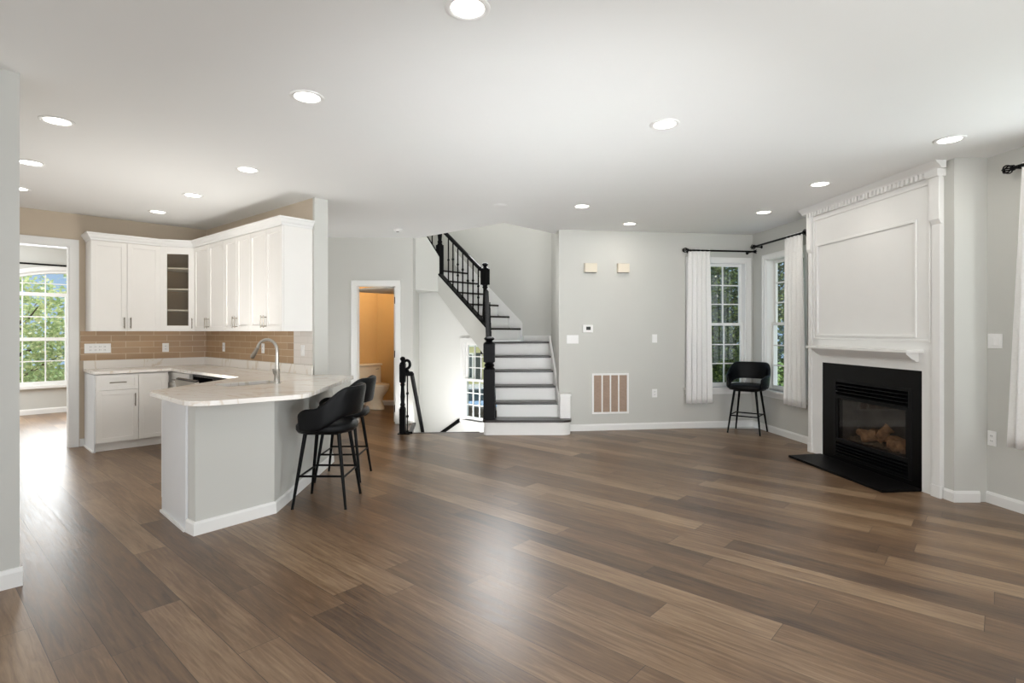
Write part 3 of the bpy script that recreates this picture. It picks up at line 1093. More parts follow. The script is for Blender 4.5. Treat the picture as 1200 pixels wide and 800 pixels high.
sink_loop = rounded([tuple(q) for q in sink_rect], {0: 0.04, 1: 0.04, 2: 0.04, 3: 0.04}, 4)
CT0, CT1 = 0.885, 0.917
ct = MB().flat([poly, sink_loop], CT0, CT1)
cto = ct.build('countertop', 'quartz', bevel=0.004)
tag(cto, 'veined white quartz countertop wrapping both kitchen walls and the angled peninsula', 'countertop')
bs = MB()
bs.prism(rect(bA0 - 0.025, LA - 0.02, CT1 + 0.0005, CT1 + 0.10), 0.0, 0.018, lambda u, v, t: tuple(KA.at(u, 0.002 + t, v)))
bs.prism(rect(0.012, KB.len - 0.01, CT1 + 0.0005, CT1 + 0.10), 0.0, 0.018, lambda u, v, t: tuple(KB.at(u, 0.014 + t if u > 99 else 0.014 + t, v)))
bs.build('upstand', 'quartz', cto)
# undermount sink
inner = [tuple(sc_ + (Vector(p) - sc_) * 0.985) for p in sink_loop]
bowl = MB()
n_ = len(sink_loop)
top = [(p[0], p[1], CT0 - 0.001) for p in [tuple(sc_ + (Vector(q) - sc_) * 1.05) for q in sink_loop]]
tin = [(p[0], p[1], CT0 - 0.001) for p in inner]
bot = [(p[0], p[1], CT0 - 0.19) for p in [tuple(sc_ + (Vector(q) - sc_) * 0.93) for q in sink_loop]]
topo = [(p[0], p[1], p[2] - 0.012) for p in top]
boto = [(p[0], p[1], CT0 - 0.205) for p in [tuple(sc_ + (Vector(q) - sc_) * 0.98) for q in sink_loop]]
vv = top + tin + bot + boto + topo
ff = []
for i in range(n_):
    j = (i + 1) % n_
    for a, b in ((0, 1), (1, 2), (3, 4), (4, 0)):
        ff.append((a * n_ + i, a * n_ + j, b * n_ + j, b * n_ + i))
ff.append(tuple(2 * n_ + i for i in range(n_)))
ff.append(tuple(3 * n_ + i for i in range(n_)))
sk = thing('sink', 'undermount stainless steel sink cut into the quartz peninsula', 'sink', (0, 0, 0))
bowl.add(vv, ff).build('basin', 'sinkdark', sk, smooth=50)
MB().lathe([(0.045, 0), (0.045, 0.003), (0.02, 0.004)], sc_.x, sc_.y, 20, CT0 - 0.19).build('drain', 'steel', sk)

# faucet
fp = Vector((-2.035, 4.73, CT1 + 0.0005))
fa = thing('faucet', 'brushed nickel gooseneck faucet with a pull-down head beside the sink', 'faucet', fp, math.radians(170))
MB().lathe([(0.030, 0), (0.030, 0.008), (0.024, 0.012), (0.022, 0.10), (0.024, 0.105), (0.024, 0.125), (0.018, 0.13), (0.016, 0.16)], seg=20).build('faucet_body', 'steel', fa, smooth=40)
pts, rs = [(0, 0, 0.15), (0, 0, 0.22)], [0.016, 0.014]
R_ = 0.095
for i in range(0, 15):
    t = PI * i / 14 * 0.93
    pts.append((R_ - R_ * math.cos(t), 0, 0.285 + R_ * math.sin(t)))
    rs.append(0.0125)
MB().tube(pts, rs, 14).build('spout', 'steel', fa, smooth=60)
e0, e1 = Vector(pts[-2]), Vector(pts[-1])
dd_ = (e1 - e0).normalized()
dd_ = (dd_ + Vector((0.28, 0, 0))).normalized()
MB().tube([e1 - dd_ * 0.005, e1 + dd_ * 0.03, e1 + dd_ * 0.085, e1 + dd_ * 0.10], [0.0145, 0.017, 0.020, 0.016], 14).build('spray_head', 'nickel', fa, smooth=40)
MB().tube([(0, 0.02, 0.085), (0, 0.045, 0.09), (0, 0.058, 0.13)], [0.009, 0.008, 0.005], 10).build('lever', 'steel', fa, smooth=60)

# knee wall and base of the peninsula
Q0 = Vector((-2.262, 3.790)); Q1 = Vector((-2.130, 3.672)); Q2 = Vector((-1.792, 4.118)); Q3 = Vector((-1.885, 5.735))
def offs(P, Q, o):
    d = (Q - P).normalized()
    return Vector((-d.y, d.x)) * o
tw = 0.11
a0_ = Q1 + offs(Q1, Q2, tw)
kw1 = isect(Q1 + offs(Q1, Q2, tw), Q2 - Q1, Q2 + offs(Q2, Q3, tw), Q3 - Q2)
kneepoly = [tuple(Q1), tuple(Q2), tuple(Q3), tuple(Q3 + offs(Q2, Q3, tw)), tuple(kw1), tuple(a0_)]
struct(MB().flat(kneepoly, 0.0, CT0 - 0.001).build('wall_peninsula', 'paint'))
# baseboard following it
pth = [a0_ , Q1, Q2, Q3]
pth[0] = a0_ + (a0_ - Q1).normalized() * 0.0
bp = crown('baseboard_peninsula', [tuple(p) for p in pth], [(0.0005, 0.0), (0.018, 0.0), (0.016, 0.075), (0.009, 0.09), (0.0005, 0.09)])
struct(bp)
# cabinet behind the knee wall
E0 = Vector((-2.655, 4.165)); 
E1 = a0_ + offs(Q1, Q2, 0.002)
body = [tuple(E0), tuple(E1), tuple(kw1 + offs(Q2, Q3, 0.004) + Vector((0, 0.005))), (-1.99, 4.62), (-2.04, 4.62), (-2.3, 4.34), (-2.62, 4.6)]
pc = thing('peninsula_cabinet', 'white base cabinet at the point of the peninsula with a blank grey-white end panel', 'cabinet', (0, 0, 0))
MB().flat(body, 0.001, CT0 - 0.002).build('cabinet_body', 'cab', pc)
ep = Vector((E1.x - E0.x, E1.y - E0.y)).normalized()
epn = Vector((ep.y, -ep.x))
MB().flat([tuple(E0 + epn * 0.0005), tuple(E1 + epn * 0.0005), tuple(E1 + epn * 0.014), tuple(E0 + epn * 0.014)], 0.001, CT0 - 0.002).build('end_panel', 'cabend', pc)
MB().flat([tuple(E0 + epn * 0.0145), tuple(E1 + epn * 0.0145), tuple(E1 + epn * 0.028), tuple(E0 + epn * 0.028)], 0.001, 0.018).build('shoe_moulding', 'white', pc)
MB().flat([(E0.x - 0.002, E0.y + 0.002), (E0.x - 0.022, E0.y + 0.004), (E0.x + 0.008, E0.y + 0.43), (E0.x + 0.028, E0.y + 0.43)], 0.105, 0.868).build('door', 'cab', pc)

# ------------------------------------------------------------------ wall tile
def tile(name, w, s0, s1, z0, z1, m, label):
    o = MB().box(0, s1 - s0, -0.008, 0, 0, z1 - z0).build(name, m)
    o.location = w.at(s0, 0.001, z0)
    o.rotation_euler = (0, 0, w.rz)
    return struct(o)
tz0, tz1 = CT1 + 0.101, UB - 0.001
tile('trim_1', KA, KA.s(94), LA - 0.004, tz0, tz1, 'tile', '')
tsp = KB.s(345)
tile('trim_2', KB, 0.012, tsp, tz0, tz1, 'tile', '')
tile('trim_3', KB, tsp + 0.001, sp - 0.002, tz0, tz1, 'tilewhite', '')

# ------------------------------------------------------------------ outlets and switches
def plate(w, px, py, wd, ht, kind, label, off=0.0, name=None, cat=None, group=None, n=1):
    p = w.px(px, py, off)
    nm = name or ('wall_outlet' if kind == 'outlet' else 'light_switch')
    t = thing(nm, label, cat or ('outlet' if kind == 'outlet' else 'switch'), p, w.rz, group)
    MB().box(-wd / 2, wd / 2, -0.006, -0.0006, -ht / 2, ht / 2).build('cover_plate', 'plate', t, bevel=0.002)
    for i in range(n):
        x = (i - (n - 1) / 2) * 0.046
        if kind == 'outlet':
            for zz in ((-0.02, 0.02) if ht > wd or n > 1 else (0,)):
                r = MB().box(x - 0.016, x + 0.016, -0.0085, -0.005, zz - 0.014, zz + 0.014)
                ro = r.build('receptacle', 'plate', t, bevel=0.002)
                MB().box(x - 0.008, x - 0.005, -0.0092, -0.008, zz - 0.006, zz + 0.006).box(x + 0.005, x + 0.008, -0.0092, -0.008, zz - 0.006, zz + 0.006).build('slot', 'slot', ro)
        else:
            MB().box(x - 0.015, x + 0.015, -0.0095, -0.005, -0.033, 0.033).build('rocker', 'plate', t, bevel=0.002)
    return t
plate(KA, 114.5, 408, 0.26, 0.115, 'outlet', 'wide white multi-gang outlet plate on the tan tile near the cased opening', 0.0095, n=4)
plate(KA, 194, 407, 0.075, 0.115, 'outlet', 'small white outlet on the tan tile under the glass-door corner cabinet', 0.0095)
plate(KB, 262.5, 406.5, 0.07, 0.115, 'outlet', 'slim white outlet on the tan tile left of the faucet arch', 0.0095)
plate(KB, 308.5, 408, 0.07, 0.115, 'outlet', 'white outlet on the tan tile seen through the faucet arch', 0.0095)
plate(KB, 355, 410.5, 0.075, 0.115, 'switch', 'white switch plate on the pale tile patch near the grey pier', 0.0095)
plate(BACK, 671, 397.5, 0.165, 0.117, 'switch', 'three-gang white switch plate on the grey wall just right of the stairs', n=3)
plate(BACK, 767, 396.5, 0.075, 0.117, 'switch', 'single white switch plate midway along the grey back wall')
plate(BACK, 767, 460.5, 0.075, 0.117, 'outlet', 'white outlet low on the grey back wall right of the return grille')
plate(SIDE, 1166.5, 399.5, 0.117, 0.117, 'switch', 'two-gang white switch plate on the wall right of the fireplace', n=2)
plate(SIDE, 1163, 513.5, 0.072, 0.117, 'outlet', 'white outlet low on the wall right of the fireplace')
for px, py, wd, lab in ((691.5, 314, 0.175, 'beige door-chime box high on the back wall, the one nearer the stairs'), (729.5, 314.3, 0.17, 'beige door-chime box high on the back wall, the one nearer the window')):
    p = BACK.px(px, py)
    t = thing('door_chime', lab, 'door chime', p, BACK.rz)
    MB().box(-wd / 2, wd / 2, -0.052, -0.001, -0.062, 0.062).build('cover', 'beige', t, bevel=0.006)
    MB().box(-wd / 2 + 0.008, wd / 2 - 0.008, -0.040, -0.006, -0.0655, -0.0618).build('sound_slot', 'slot', t)
p = BACK.px(688.5, 385)
t = thing('thermostat', 'small white thermostat with a dark screen on the back wall', 'thermostat', p, BACK.rz)
MB().box(-0.072, 0.072, -0.028, -0.001, -0.052, 0.052).build('case', 'plate', t, bevel=0.005)
MB().box(-0.026, 0.036, -0.0295, -0.0275, -0.018, 0.028).build('screen', 'screen', t)
# return-air grille
g0, g1 = BACK.px(693.5, 485), BACK.px(736.5, 437)
gw, gh = (g1 - g0).to_2d().length, g1.z - g0.z
t = thing('return_air_grille', 'white return-air grille with four brown louvred bays on the back wall', 'vent', (g0.x, g0.y, g0.z), BACK.rz)
fr = MB()
fr.box(0, 0.026, -0.016, -0.001, 0, gh); fr.box(gw - 0.026, gw, -0.016, -0.001, 0, gh)
fr.box(0.026, gw - 0.026, -0.016, -0.001, 0, 0.026); fr.box(0.026, gw - 0.026, -0.016, -0.001, gh - 0.026, gh)
for k in (1, 2, 3):
    x = 0.026 + (gw - 0.052) * k / 4
    fr.box(x - 0.009, x + 0.009, -0.015, -0.001, 0.026, gh - 0.026)
fr.build('grille_frame', 'plate', t, bevel=0.001, bseg=1)
MB().box(0.026, gw - 0.026, -0.003, -0.001, 0.026, gh - 0.026).build('filter', 'filter', t)
lv = MB()
nz = 22
for k in range(nz):
    z = 0.03 + (gh - 0.06) * (k + 0.5) / nz
    lv.add([(0.026, -0.004, z + 0.008), (gw - 0.026, -0.004, z + 0.008), (gw - 0.026, -0.012, z - 0.006), (0.026, -0.012, z - 0.006),
            (0.026, -0.003, z + 0.008), (gw - 0.026, -0.003, z + 0.008), (gw - 0.026, -0.011, z - 0.007), (0.026, -0.011, z - 0.007)],
           [(0, 1, 2, 3), (7, 6, 5, 4), (0, 4, 5, 1), (1, 5, 6, 2), (2, 6, 7, 3), (3, 7, 4, 0)])
lv.build('louvres', 'filter', t)

# ------------------------------------------------------------------ stairs
stair = thing('staircase', 'white-risered staircase with dark treads and black railing, climbing from the living room and turning left', 'staircase', (0, 0, 0))
def XL(Y): return -0.185 - 0.088 * (Y - 7.19)
def XR(Y): return 0.640 - 0.052 * (Y - 7.19)
RZ = 0.2
FY = [None, 7.19, 7.45, 7.70, 7.96, 8.21, 8.465]
# starting step, wider with rounded corners
low = rounded([(-0.375, 7.205), (0.775, 7.205), (0.79, 7.45), (-0.375, 7.45)], {0: 0.06, 1: 0.12}, 6)
MB().flat(low, 0.0, RZ - 0.03).build('riser', 'white', stair)
lowt = rounded([(-0.39, 7.18), (0.79, 7.18), (0.80, 7.452), (-0.39, 7.452)], {0: 0.06, 1: 0.12}, 6)
MB().flat(lowt, RZ - 0.03, RZ).build('tread', 'treadwood', stair, bevel=0.006)
for n in range(2, 7):
    y0 = FY[n]
    y1 = FY[n + 1] if n < 6 else 8.50
    z = RZ * n + (0.01 if n == 6 else 0)
    MB().flat([(XL(y0), y0 + 0.02), (XR(y0), y0 + 0.02), (XR(y0), y0 + 0.04), (XL(y0), y0 + 0.04)], RZ * (n - 1), z - 0.028).build('riser', 'white', stair)
    if n < 6:
        MB().flat([(XL(y0) - 0.02, y0 - 0.008), (XR(y0), y0 - 0.008), (XR(y1), y1 + 0.03), (XL(y1) - 0.02, y1 + 0.03)], z - 0.028, z).build('tread', 'treadwood', stair, bevel=0.006)
# winder landing
R7 = Vector((0.155, 9.0)); up_d = Vector((-0.747, 0.665)); up_n = Vector((0.665, 0.747)); UWD = 0.90
L7 = R7 - up_n * UWD
zl = 1.21
MB().flat([(XL(8.465) - 0.02, 8.457), (XR(8.465), 8.457), (0.60, 8.585), (R7.x, R7.y - 0.015), (L7.x + 0.05, L7.y + 0.06)], zl - 0.028, zl).build('tread', 'treadwood', stair, bevel=0.006)
MB().flat([(XL(8.465) - 0.1, 8.50), (XR(8.465), 8.50), (0.60, 8.585), (R7.x, R7.y - 0.02), (L7.x - 0.0, L7.y + 0.03)], 1.0, zl - 0.03).build('landing_soffit', 'paint', stair)
NUP = 6
def zup(n): return 1.42 + 0.2 * (n - 7)
for n in range(7, 7 + NUP):
    k = n - 7
    r = R7 + up_d * 0.25 * k - up_n * 0.02
    l = L7 + up_d * 0.25 * k + up_n * 0.004
    a = up_d * 0.02
    MB().flat([tuple(l + a), tuple(r + a), tuple(r + a * 2), tuple(l + a * 2)], zup(n) - 0.2 + (0 if k else 0.0), zup(n) - 0.028).build('riser', 'white', stair)
    b0, b1 = up_d * -0.008, up_d * (0.28 if k < NUP - 1 else 0.9)
    MB().flat([tuple(l + b0), tuple(r + b0), tuple(r + b1), tuple(l + b1)], zup(n) - 0.028, zup(n)).build('tread', 'treadwood', stair, bevel=0.005)
# closed near-side stringer (drywall) and its black shoe rail
CUR = Wall(L7, L7 + up_d)                       # travels up the flight; room side = -out
def nose(s): return 1.42 + 0.8 * s
s_lo, s_hi = -0.11, 1.00
MB().prism([(s_lo, 1.02), (s_lo + 0.04, 1.02), (s_hi, nose(s_hi) - 0.21), (s_hi, nose(s_hi) + 0.085), (s_lo, nose(s_lo) + 0.085)], -0.055, 0.055, CUR.fn()).build('stringer', 'paint', stair)
MB().prism([(s_lo, nose(s_lo) + 0.086), (s_hi, nose(s_hi) + 0.086), (s_hi, nose(s_hi) + 0.112), (s_lo, nose(s_lo) + 0.112)], -0.05, 0.05, CUR.fn()).build('shoe_rail', 'black', stair)
# skirt board on the outside wall
SK = Wall(R7, R7 + up_d)
MB().prism([(-0.02, 1.21), (0.0, 1.21), (2.0, nose(2.0) - 0.1), (2.0, nose(2.0) + 0.14), (0.0, nose(0) + 0.11), (-0.02, nose(0) + 0.08)], -0.020, -0.001, SK.fn()).build('skirt_board', 'white', stair)
# right stringer of the lower flight
rs_ = MB()
ys0, ys1 = 7.44, 8.60
rs_.add([(XR(ys0) + 0.002, ys0, 0.2), (XR(ys1) + 0.002, ys1, 1.0), (XR(ys1) + 0.002, ys1, 1.30), (XR(8.5) + 0.002, 8.5, 1.30), (XR(ys0) + 0.002, ys0, 0.50),
         (XR(ys0) + 0.030, ys0, 0.2), (XR(ys1) + 0.025, ys1, 1.0), (XR(ys1) + 0.025, ys1, 1.30), (XR(8.5) + 0.030, 8.5, 1.30), (XR(ys0) + 0.030, ys0, 0.50)],
        [(0, 1, 2, 3, 4), (9, 8, 7, 6, 5), (0, 5, 6, 1), (1, 6, 7, 2), (2, 7, 8, 3), (3, 8, 9, 4), (4, 9, 5, 0)])
rs_.build('skirt_board', 'white', stair)
pb_ = MB()
pb_.box(0.645, 0.785, 7.33, 7.455, 0.2005, 0.50)
pb_.box(0.638, 0.795, 7.32, 7.455, 0.50, 0.53)
pb_.build('plinth_block', 'white', stair, bevel=0.003)
# left stringer
ls = MB()
ls.add([(XL(7.36) - 0.03, 7.36, 0.0), (XL(8.6) - 0.03, 8.55, 0.9), (XL(8.6) - 0.03, 8.55, 1.25), (XL(7.36) - 0.03, 7.36, 0.30),
        (XL(7.36) - 0.012, 7.36, 0.0), (XL(8.6) - 0.012, 8.55, 0.9), (XL(8.6) - 0.012, 8.55, 1.25), (XL(7.36) - 0.012, 7.36, 0.30)],
       [(0, 1, 2, 3), (7, 6, 5, 4), (0, 4, 5, 1), (1, 5, 6, 2), (2, 6, 7, 3), (3, 7, 4, 0)])
ls.build('stringer', 'black', stair)
MB().prism([(0, 2.021), (1.05, 2.021), (1.05, 2.05), (0, 2.05)], 0.095, 1.1, Wall(CUR.at(1.0,0).to_2d() - up_n * 1.05, CUR.at(1.0,0).to_2d()).fn()).build('header_soffit', 'paint', stair)
# drywall header with a raked top, where the flight turns again
hp0 = CUR.at(s_hi, 0.0).to_2d()
HDR = Wall(hp0 - up_n * 1.05, hp0)
hl = HDR.len
MB().prism([(0, 2.02), (hl, 2.02), (hl, 2.56), (hl - 0.30, 2.90), (hl - 0.42, 3.0), (0, 3.4)], -0.02, 0.09, HDR.fn()).build('header_wall', 'paint', stair)
MB().prism([(hl, 2.561), (hl, 2.59), (hl - 0.30, 2.93), (hl - 0.42, 3.03), (hl - 0.42, 3.001), (hl - 0.30, 2.901)], -0.025, 0.09, HDR.fn()).build('shoe_rail', 'black', stair)

# balustrade
rail = stair
def newel(parent, x, y, z0, hgt, w, rz, cap=True, tall_base=0.42):
    b = MB()
    h = w / 2
    zb = hgt * tall_base
    zt0 = hgt - 0.34
    b.box(-h, h, -h, h, 0, zb)
    b.lathe([(h * 0.98, zb), (h * 1.0, zb + 0.012), (h * 0.72, zb + 0.03), (h * 0.95, zb + 0.05), (h * 0.66, zb + 0.08),
             (h * 0.86, zb + 0.16), (h * 0.72, (zb + zt0) / 2 + 0.04), (h * 0.60, zt0 - 0.06), (h * 0.9, zt0 - 0.035), (h * 0.65, zt0 - 0.02), (h * 0.98, zt0)], seg=18)
    b.box(-h, h, -h, h, zt0, hgt - 0.10)
    b.lathe([(h * 0.95, hgt - 0.10), (h * 1.1, hgt - 0.09), (h * 0.65, hgt - 0.075), (h * 0.55, hgt - 0.06), (h * 0.9, hgt - 0.04), (h * 0.95, hgt - 0.025), (h * 0.6, hgt - 0.006), (h * 0.1, hgt)], seg=18)
    o = b.build('newel_post', 'black', parent, smooth=45)
    o.location = (x, y, z0)
    o.rotation_euler = (0, 0, rz)
    return o
def baluster(parent, x, y, z0, z1, knuckles, rz=0.0):
    b = MB()
    w = 0.0075
    b.box(-w, w, -w, w, 0, z1 - z0)
    b.lathe([(0.020, 0), (0.020, 0.014), (0.010, 0.032)], seg=8)
    for q in knuckles:
        zz = (z1 - z0) * q
        b.lathe([(0.009, zz - 0.022), (0.019, zz - 0.008), (0.019, zz + 0.008), (0.009, zz + 0.022)], seg=8)
    o = b.build('baluster', 'iron', parent)
    o.location = (x, y, z0)
    o.rotation_euler = (0, 0, rz)
    return o
# corner newel at the turn
cnx, cny = L7.x + 0.032, L7.y + 0.02
newel(rail, cnx, cny, 1.02, 1.40, 0.10, CUR.rz, tall_base=0.32)
# starting newel on the wide step
newel(rail, -0.305, 7.315, RZ + 0.0005, 1.10, 0.15, 0.0, tall_base=0.60)
def handrail(parent, p, q, w=0.062, h=0.055, name='handrail'):
    b = MB()
    b.bar(p, q, w, h * 0.55)
    b.bar(Vector(p) + Vector((0, 0, h * 0.38)), Vector(q) + Vector((0, 0, h * 0.38)), w * 0.68, h * 0.45)
    b.bar(Vector(p) - Vector((0, 0, h * 0.40)), Vector(q) - Vector((0, 0, h * 0.40)), w * 0.6, h * 0.4)
    return b.build(name, 'black', parent, bevel=0.006)
handrail(rail, (-0.318, 7.37, 1.17), (-0.385, 8.29, 1.97))
for k, y in enumerate((7.56, 7.68, 7.82, 7.94, 8.07, 8.18)):
    n = 2 + int((y - 7.45) / 0.2535)
    z0 = RZ * n
    z1 = 1.10 + (y - 7.37) * 0.87
    x = XL(y) - 0.005 if False else -0.318 - 0.0728 * (y - 7.37)
    x = x + 0.045
    baluster(rail, x, y, z0 + 0.0005, z1, (0.5,) if k % 2 else (0.35, 0.65))
# the balusters of the lower flight stand under the rail
HR = 0.86
p0 = CUR.at(0.05, 0.0, nose(0.05) + HR)
p1 = CUR.at(1.0, 0.0, nose(1.0) + HR)
handrail(rail, p0, p1)
# balusters at the columns the photograph shows
for k, px in enumerate((560.5, 554.3, 548.2, 542.2, 536.5, 530.8, 525.5)):
    s = CUR.s(px)
    q = CUR.at(s, 0.0)
    baluster(rail, q.x, q.y, nose(s) + 0.113, nose(s) + HR - 0.02, (0.62,) if k % 2 else ((0.5,) if k % 4 else (0.38, 0.62)), CUR.rz)
# upper newel where it turns
un = CUR.at(s_hi + 0.02, 0.02)
newel(rail, un.x, un.y, 2.30, 1.45, 0.09, CUR.rz, tall_base=0.34)
h0 = HDR.at(hl - 0.05, -0.03, 2.60 + 0.86)
h1 = HDR.at(hl - 0.42, -0.03, 3.03 + 0.86)
handrail(rail, h0, h1)
for k, q in enumerate((0.13, 0.24, 0.35)):
    z = 2.59 + q * 1.10
    c = HDR.at(hl - q, -0.035)
    baluster(rail, c.x, c.y, z + 0.004, z + 0.84, (0.25, 0.7) if k != 1 else (0.5,), HDR.rz)

# lower flight down to the foyer
dn_st = thing('lower_stairs', 'descending steps to the foyer behind the small black newel', 'staircase', (0, 0, 0))
nos = MB()
nos.flat([(-1.43, 7.315), (-0.44, 7.40), (-0.44, 7.455), (-1.43, 7.37)], -0.03, 0.004)
nos.build('nosing', 'treadwood', dn_st, bevel=0.004)
for k in range(1, 4):
    y0 = 7.36 + 0.25 * (k - 1)
    MB().flat([(-1.425, y0 - 0.02), (-0.44, y0 + 0.05), (-0.44, y0 + 0.315), (-1.425, y0 + 0.25)], -0.2 * k - 0.03, -0.2 * k).build('tread', 'treadwood', dn_st)
    MB().flat([(-1.425, y0), (-0.44, y0 + 0.075), (-0.44, y0 + 0.095), (-1.425, y0 + 0.02)], -0.2 * k, -0.2 * k + 0.17).build('riser', 'white', dn_st)
MB().flat([(-1.44, 8.10), (-0.45, 8.18), (-0.50, 8.25), (-1.35, 9.0), (-1.52, 9.0)], -0.84, -0.8).build('landing', 'treadwood', dn_st)
# its newel and rail
nr = thing('foyer_railing', 'short black newel and railing guarding the steps down to the foyer', 'railing', (0, 0, 0))
nb = gx(471.5, 508.5)
newel(nr, nb.x, nb.y + 0.02, 0.012, 1.02, 0.075, 0.0, tall_base=0.32)
MB().box(nb.x - 0.06, nb.x + 0.10, nb.y - 0.03, nb.y + 0.07, 0.0, 0.012).build('base_plate', 'black', nr)
handrail(nr, (nb.x + 0.02, nb.y + 0.05, 0.80), (nb.x + 0.125, nb.y + 0.06, 0.80), 0.055, 0.05)
handrail(nr, (nb.x + 0.115, nb.y + 0.06, 0.80), (-1.415, 8.72, -0.30), 0.055, 0.05)
vol = [(nb.x + 0.05 + 0.042 * math.cos(a), nb.y + 0.05, 0.925 + 0.055 * math.sin(a)) for a in [math.radians(-100 + 24 * i) for i in range(13)]]
MB().tube([(nb.x + 0.075, nb.y + 0.05, 0.80)] + vol, [0.02] * 12 + [0.018, 0.014], 10).build('volute', 'black', nr, smooth=60)
baluster(nr, nb.x + 0.055, nb.y + 0.065, 0.0125, 0.78, (0.28, 0.68))
MB().flat([(nb.x + 0.075, nb.y + 0.02), (nb.x + 0.13, nb.y + 0.02), (nb.x + 0.05, nb.y + 0.75), (nb.x + 0.0, nb.y + 0.75)], 0.0005, 0.03).build('shoe_rail', 'black', nr)
# wall handrail under the window
wr = thing('wall_handrail', 'black handrail on the stairwell wall beside the foyer window', 'handrail', (0, 0, 0))
wa, wb_ = LW.px(538, 492.5, 0.07), LW.px(505, 516, 0.07)
handrail(wr, wa, wb_, 0.05, 0.05, 'rail')
wbk = MB()
for tt in (0.15, 0.8):
    q = Vector(wa).lerp(Vector(wb_), tt)
    wbk.tube([q, q + Vector((LW.out.x, LW.out.y, 0)) * 0.069], 0.008, 8)
wbk.build('bracket', 'iron', wr)

# ------------------------------------------------------------------ fireplace
CHW = Wall((3.425, 6.27), (3.550, 4.384))
FP = Wall((3.393, 6.215), (3.519, 4.478))     # front plane of the surround, far to near
_c0, _c1 = CHW.s(972), CHW.s(1073)
struct(CHW.slab('wall_chimney', 'paint', [rect(0, CHW.len, -0.02, H + 0.02), rect(_c0, _c1, 0.03, 0.90)], 0.09))
struct(MB().flat([(3.550, 4.384), (3.82, 4.384), (3.82, 4.464), (3.64, 4.464), (3.545, 4.474)], -0.02, H + 0.02).build('wall_chimney_end', 'paint'))
cb_n = Wall((3.550, 4.384), (3.81, 4.384))
cbb = MB()
cbb.prism([(0, 0), (0.014, 0), (0.014, 0.07), (0.007, 0.09), (0, 0.09)], -0.013, cb_n.len - 0.06, lambda u, v, t: tuple(cb_n.at(t, u, v)))
cbf = Wall((3.434, 6.14), (3.550, 4.384))
cbb.prism([(0, 0), (0.014, 0), (0.014, 0.07), (0.007, 0.09), (0, 0.09)], cbf.s(1105, 0.014) , cbf.len + 0.012, lambda u, v, t: tuple(cbf.at(t, u, v)))
struct(cbb.build('baseboard_chimney', 'white'))
fpl = thing('fireplace', 'white panelled fireplace surround with dentil crown, mantel shelf and black gas firebox', 'fireplace', (FP.P.x, FP.P.y, 0), FP.rz)
FL = FP.len
def fs(px): return FP.s(px)
bl0, bl1 = fs(963.5), fs(1080.3)
bz = 1.03
T = 0.036
# flat back board around the black stone
bd = MB()
bd.prism([[(0, 0), (FL, 0), (FL, 2.70), (0, 2.70)], rect(bl0, bl1, 0.0005, bz)], 0.0, T, lambda u, v, t: (u, t, v))
bd.build('surround_board', 'white', fpl)
# pilasters
for nm, a, b in (('pilaster', -0.012, 0.045), ('pilaster', FL - 0.075, FL + 0.006)):
    q = MB()
    q.box(a, b, -0.016, -0.0005, 0.0, 2.29)
    q.box(a - 0.006, b + 0.006, -0.022, -0.0005, 0.0, 0.10)
    q.box(a - 0.004, b + 0.012, -0.036, -0.0005, 2.29, 2.66)
    q.prism([(-0.0005, 2.25), (-0.0005, 2.2901), (-0.034, 2.2901), (-0.018, 2.255)], a - 0.002, b + 0.010, lambda u, v, t: (t, u, v))
    q.build(nm, 'white', fpl, bevel=0.002)
# panel mouldings
def frame_mould(a, b, z0, z1, w=0.022, t=0.012):
    m = MB()
    m.box(a, a + w, -t, -0.0005, z0, z1); m.box(b - w, b, -t, -0.0005, z0, z1)
    m.box(a + w, b - w, -t, -0.0005, z0, z0 + w); m.box(a + w, b - w, -t, -0.0005, z1 - w, z1)
    return m.build('panel_moulding', 'white', fpl, bevel=0.003)
frame_mould(0.07, FL - 0.10, 1.28, 2.62, 0.02)
frame_mould(0.13, FL - 0.24, 1.315, 2.335, 0.024, 0.016)
# dentil crown
dc = MB()
dc.box(-0.02, FL + 0.012, -0.020, T, 2.655, 2.70)
dc.prism([(0.0, 2.70), (-0.045, 2.70), (-0.052, 2.715), (-0.085, 2.745), (-0.095, 2.759), (0.0, 2.759)], -0.085, FL + 0.05, lambda u, v, t: (t, u, v))
dc.box(FL - 0.09, FL + 0.02, -0.052, T, 2.64, 2.70)
nd = 34
for k in range(nd):
    x = 0.0 + (FL - 0.12) * k / (nd - 1)
    dc.box(x, x + 0.029, -0.046, -0.019, 2.655, 2.701)
dc.build('dentil_crown', 'white', fpl)
# mantel shelf
sa, sb = bl0 - 0.03, bl1 - 0.01
ms = MB()
ms.box(sa - 0.03, sb + 0.03, -0.155, -0.0005, 1.185, 1.21)
ms.prism([(-0.0005, 1.105), (-0.03, 1.105), (-0.04, 1.12), (-0.06, 1.125), (-0.085, 1.145), (-0.11, 1.165), (-0.13, 1.1851), (-0.0005, 1.1851)], sa + 0.02, sb - 0.02, lambda u, v, t: (t, u, v))
ms.build('mantel_shelf', 'white', fpl, bevel=0.003)
# black stone facing around the firebox
fx0, fx1 = fs(976), fs(1068.5)
fz0, fz1 = 0.06, 0.865
gr = MB()
gr.prism([rect(bl0 + 0.001, bl1 - 0.001, 0.001, bz - 0.001), rect(fx0, fx1, fz0, fz1)], 0.004, 0.034, lambda u, v, t: (u, t, v))
gr.build('stone_facing', 'granite', fpl)
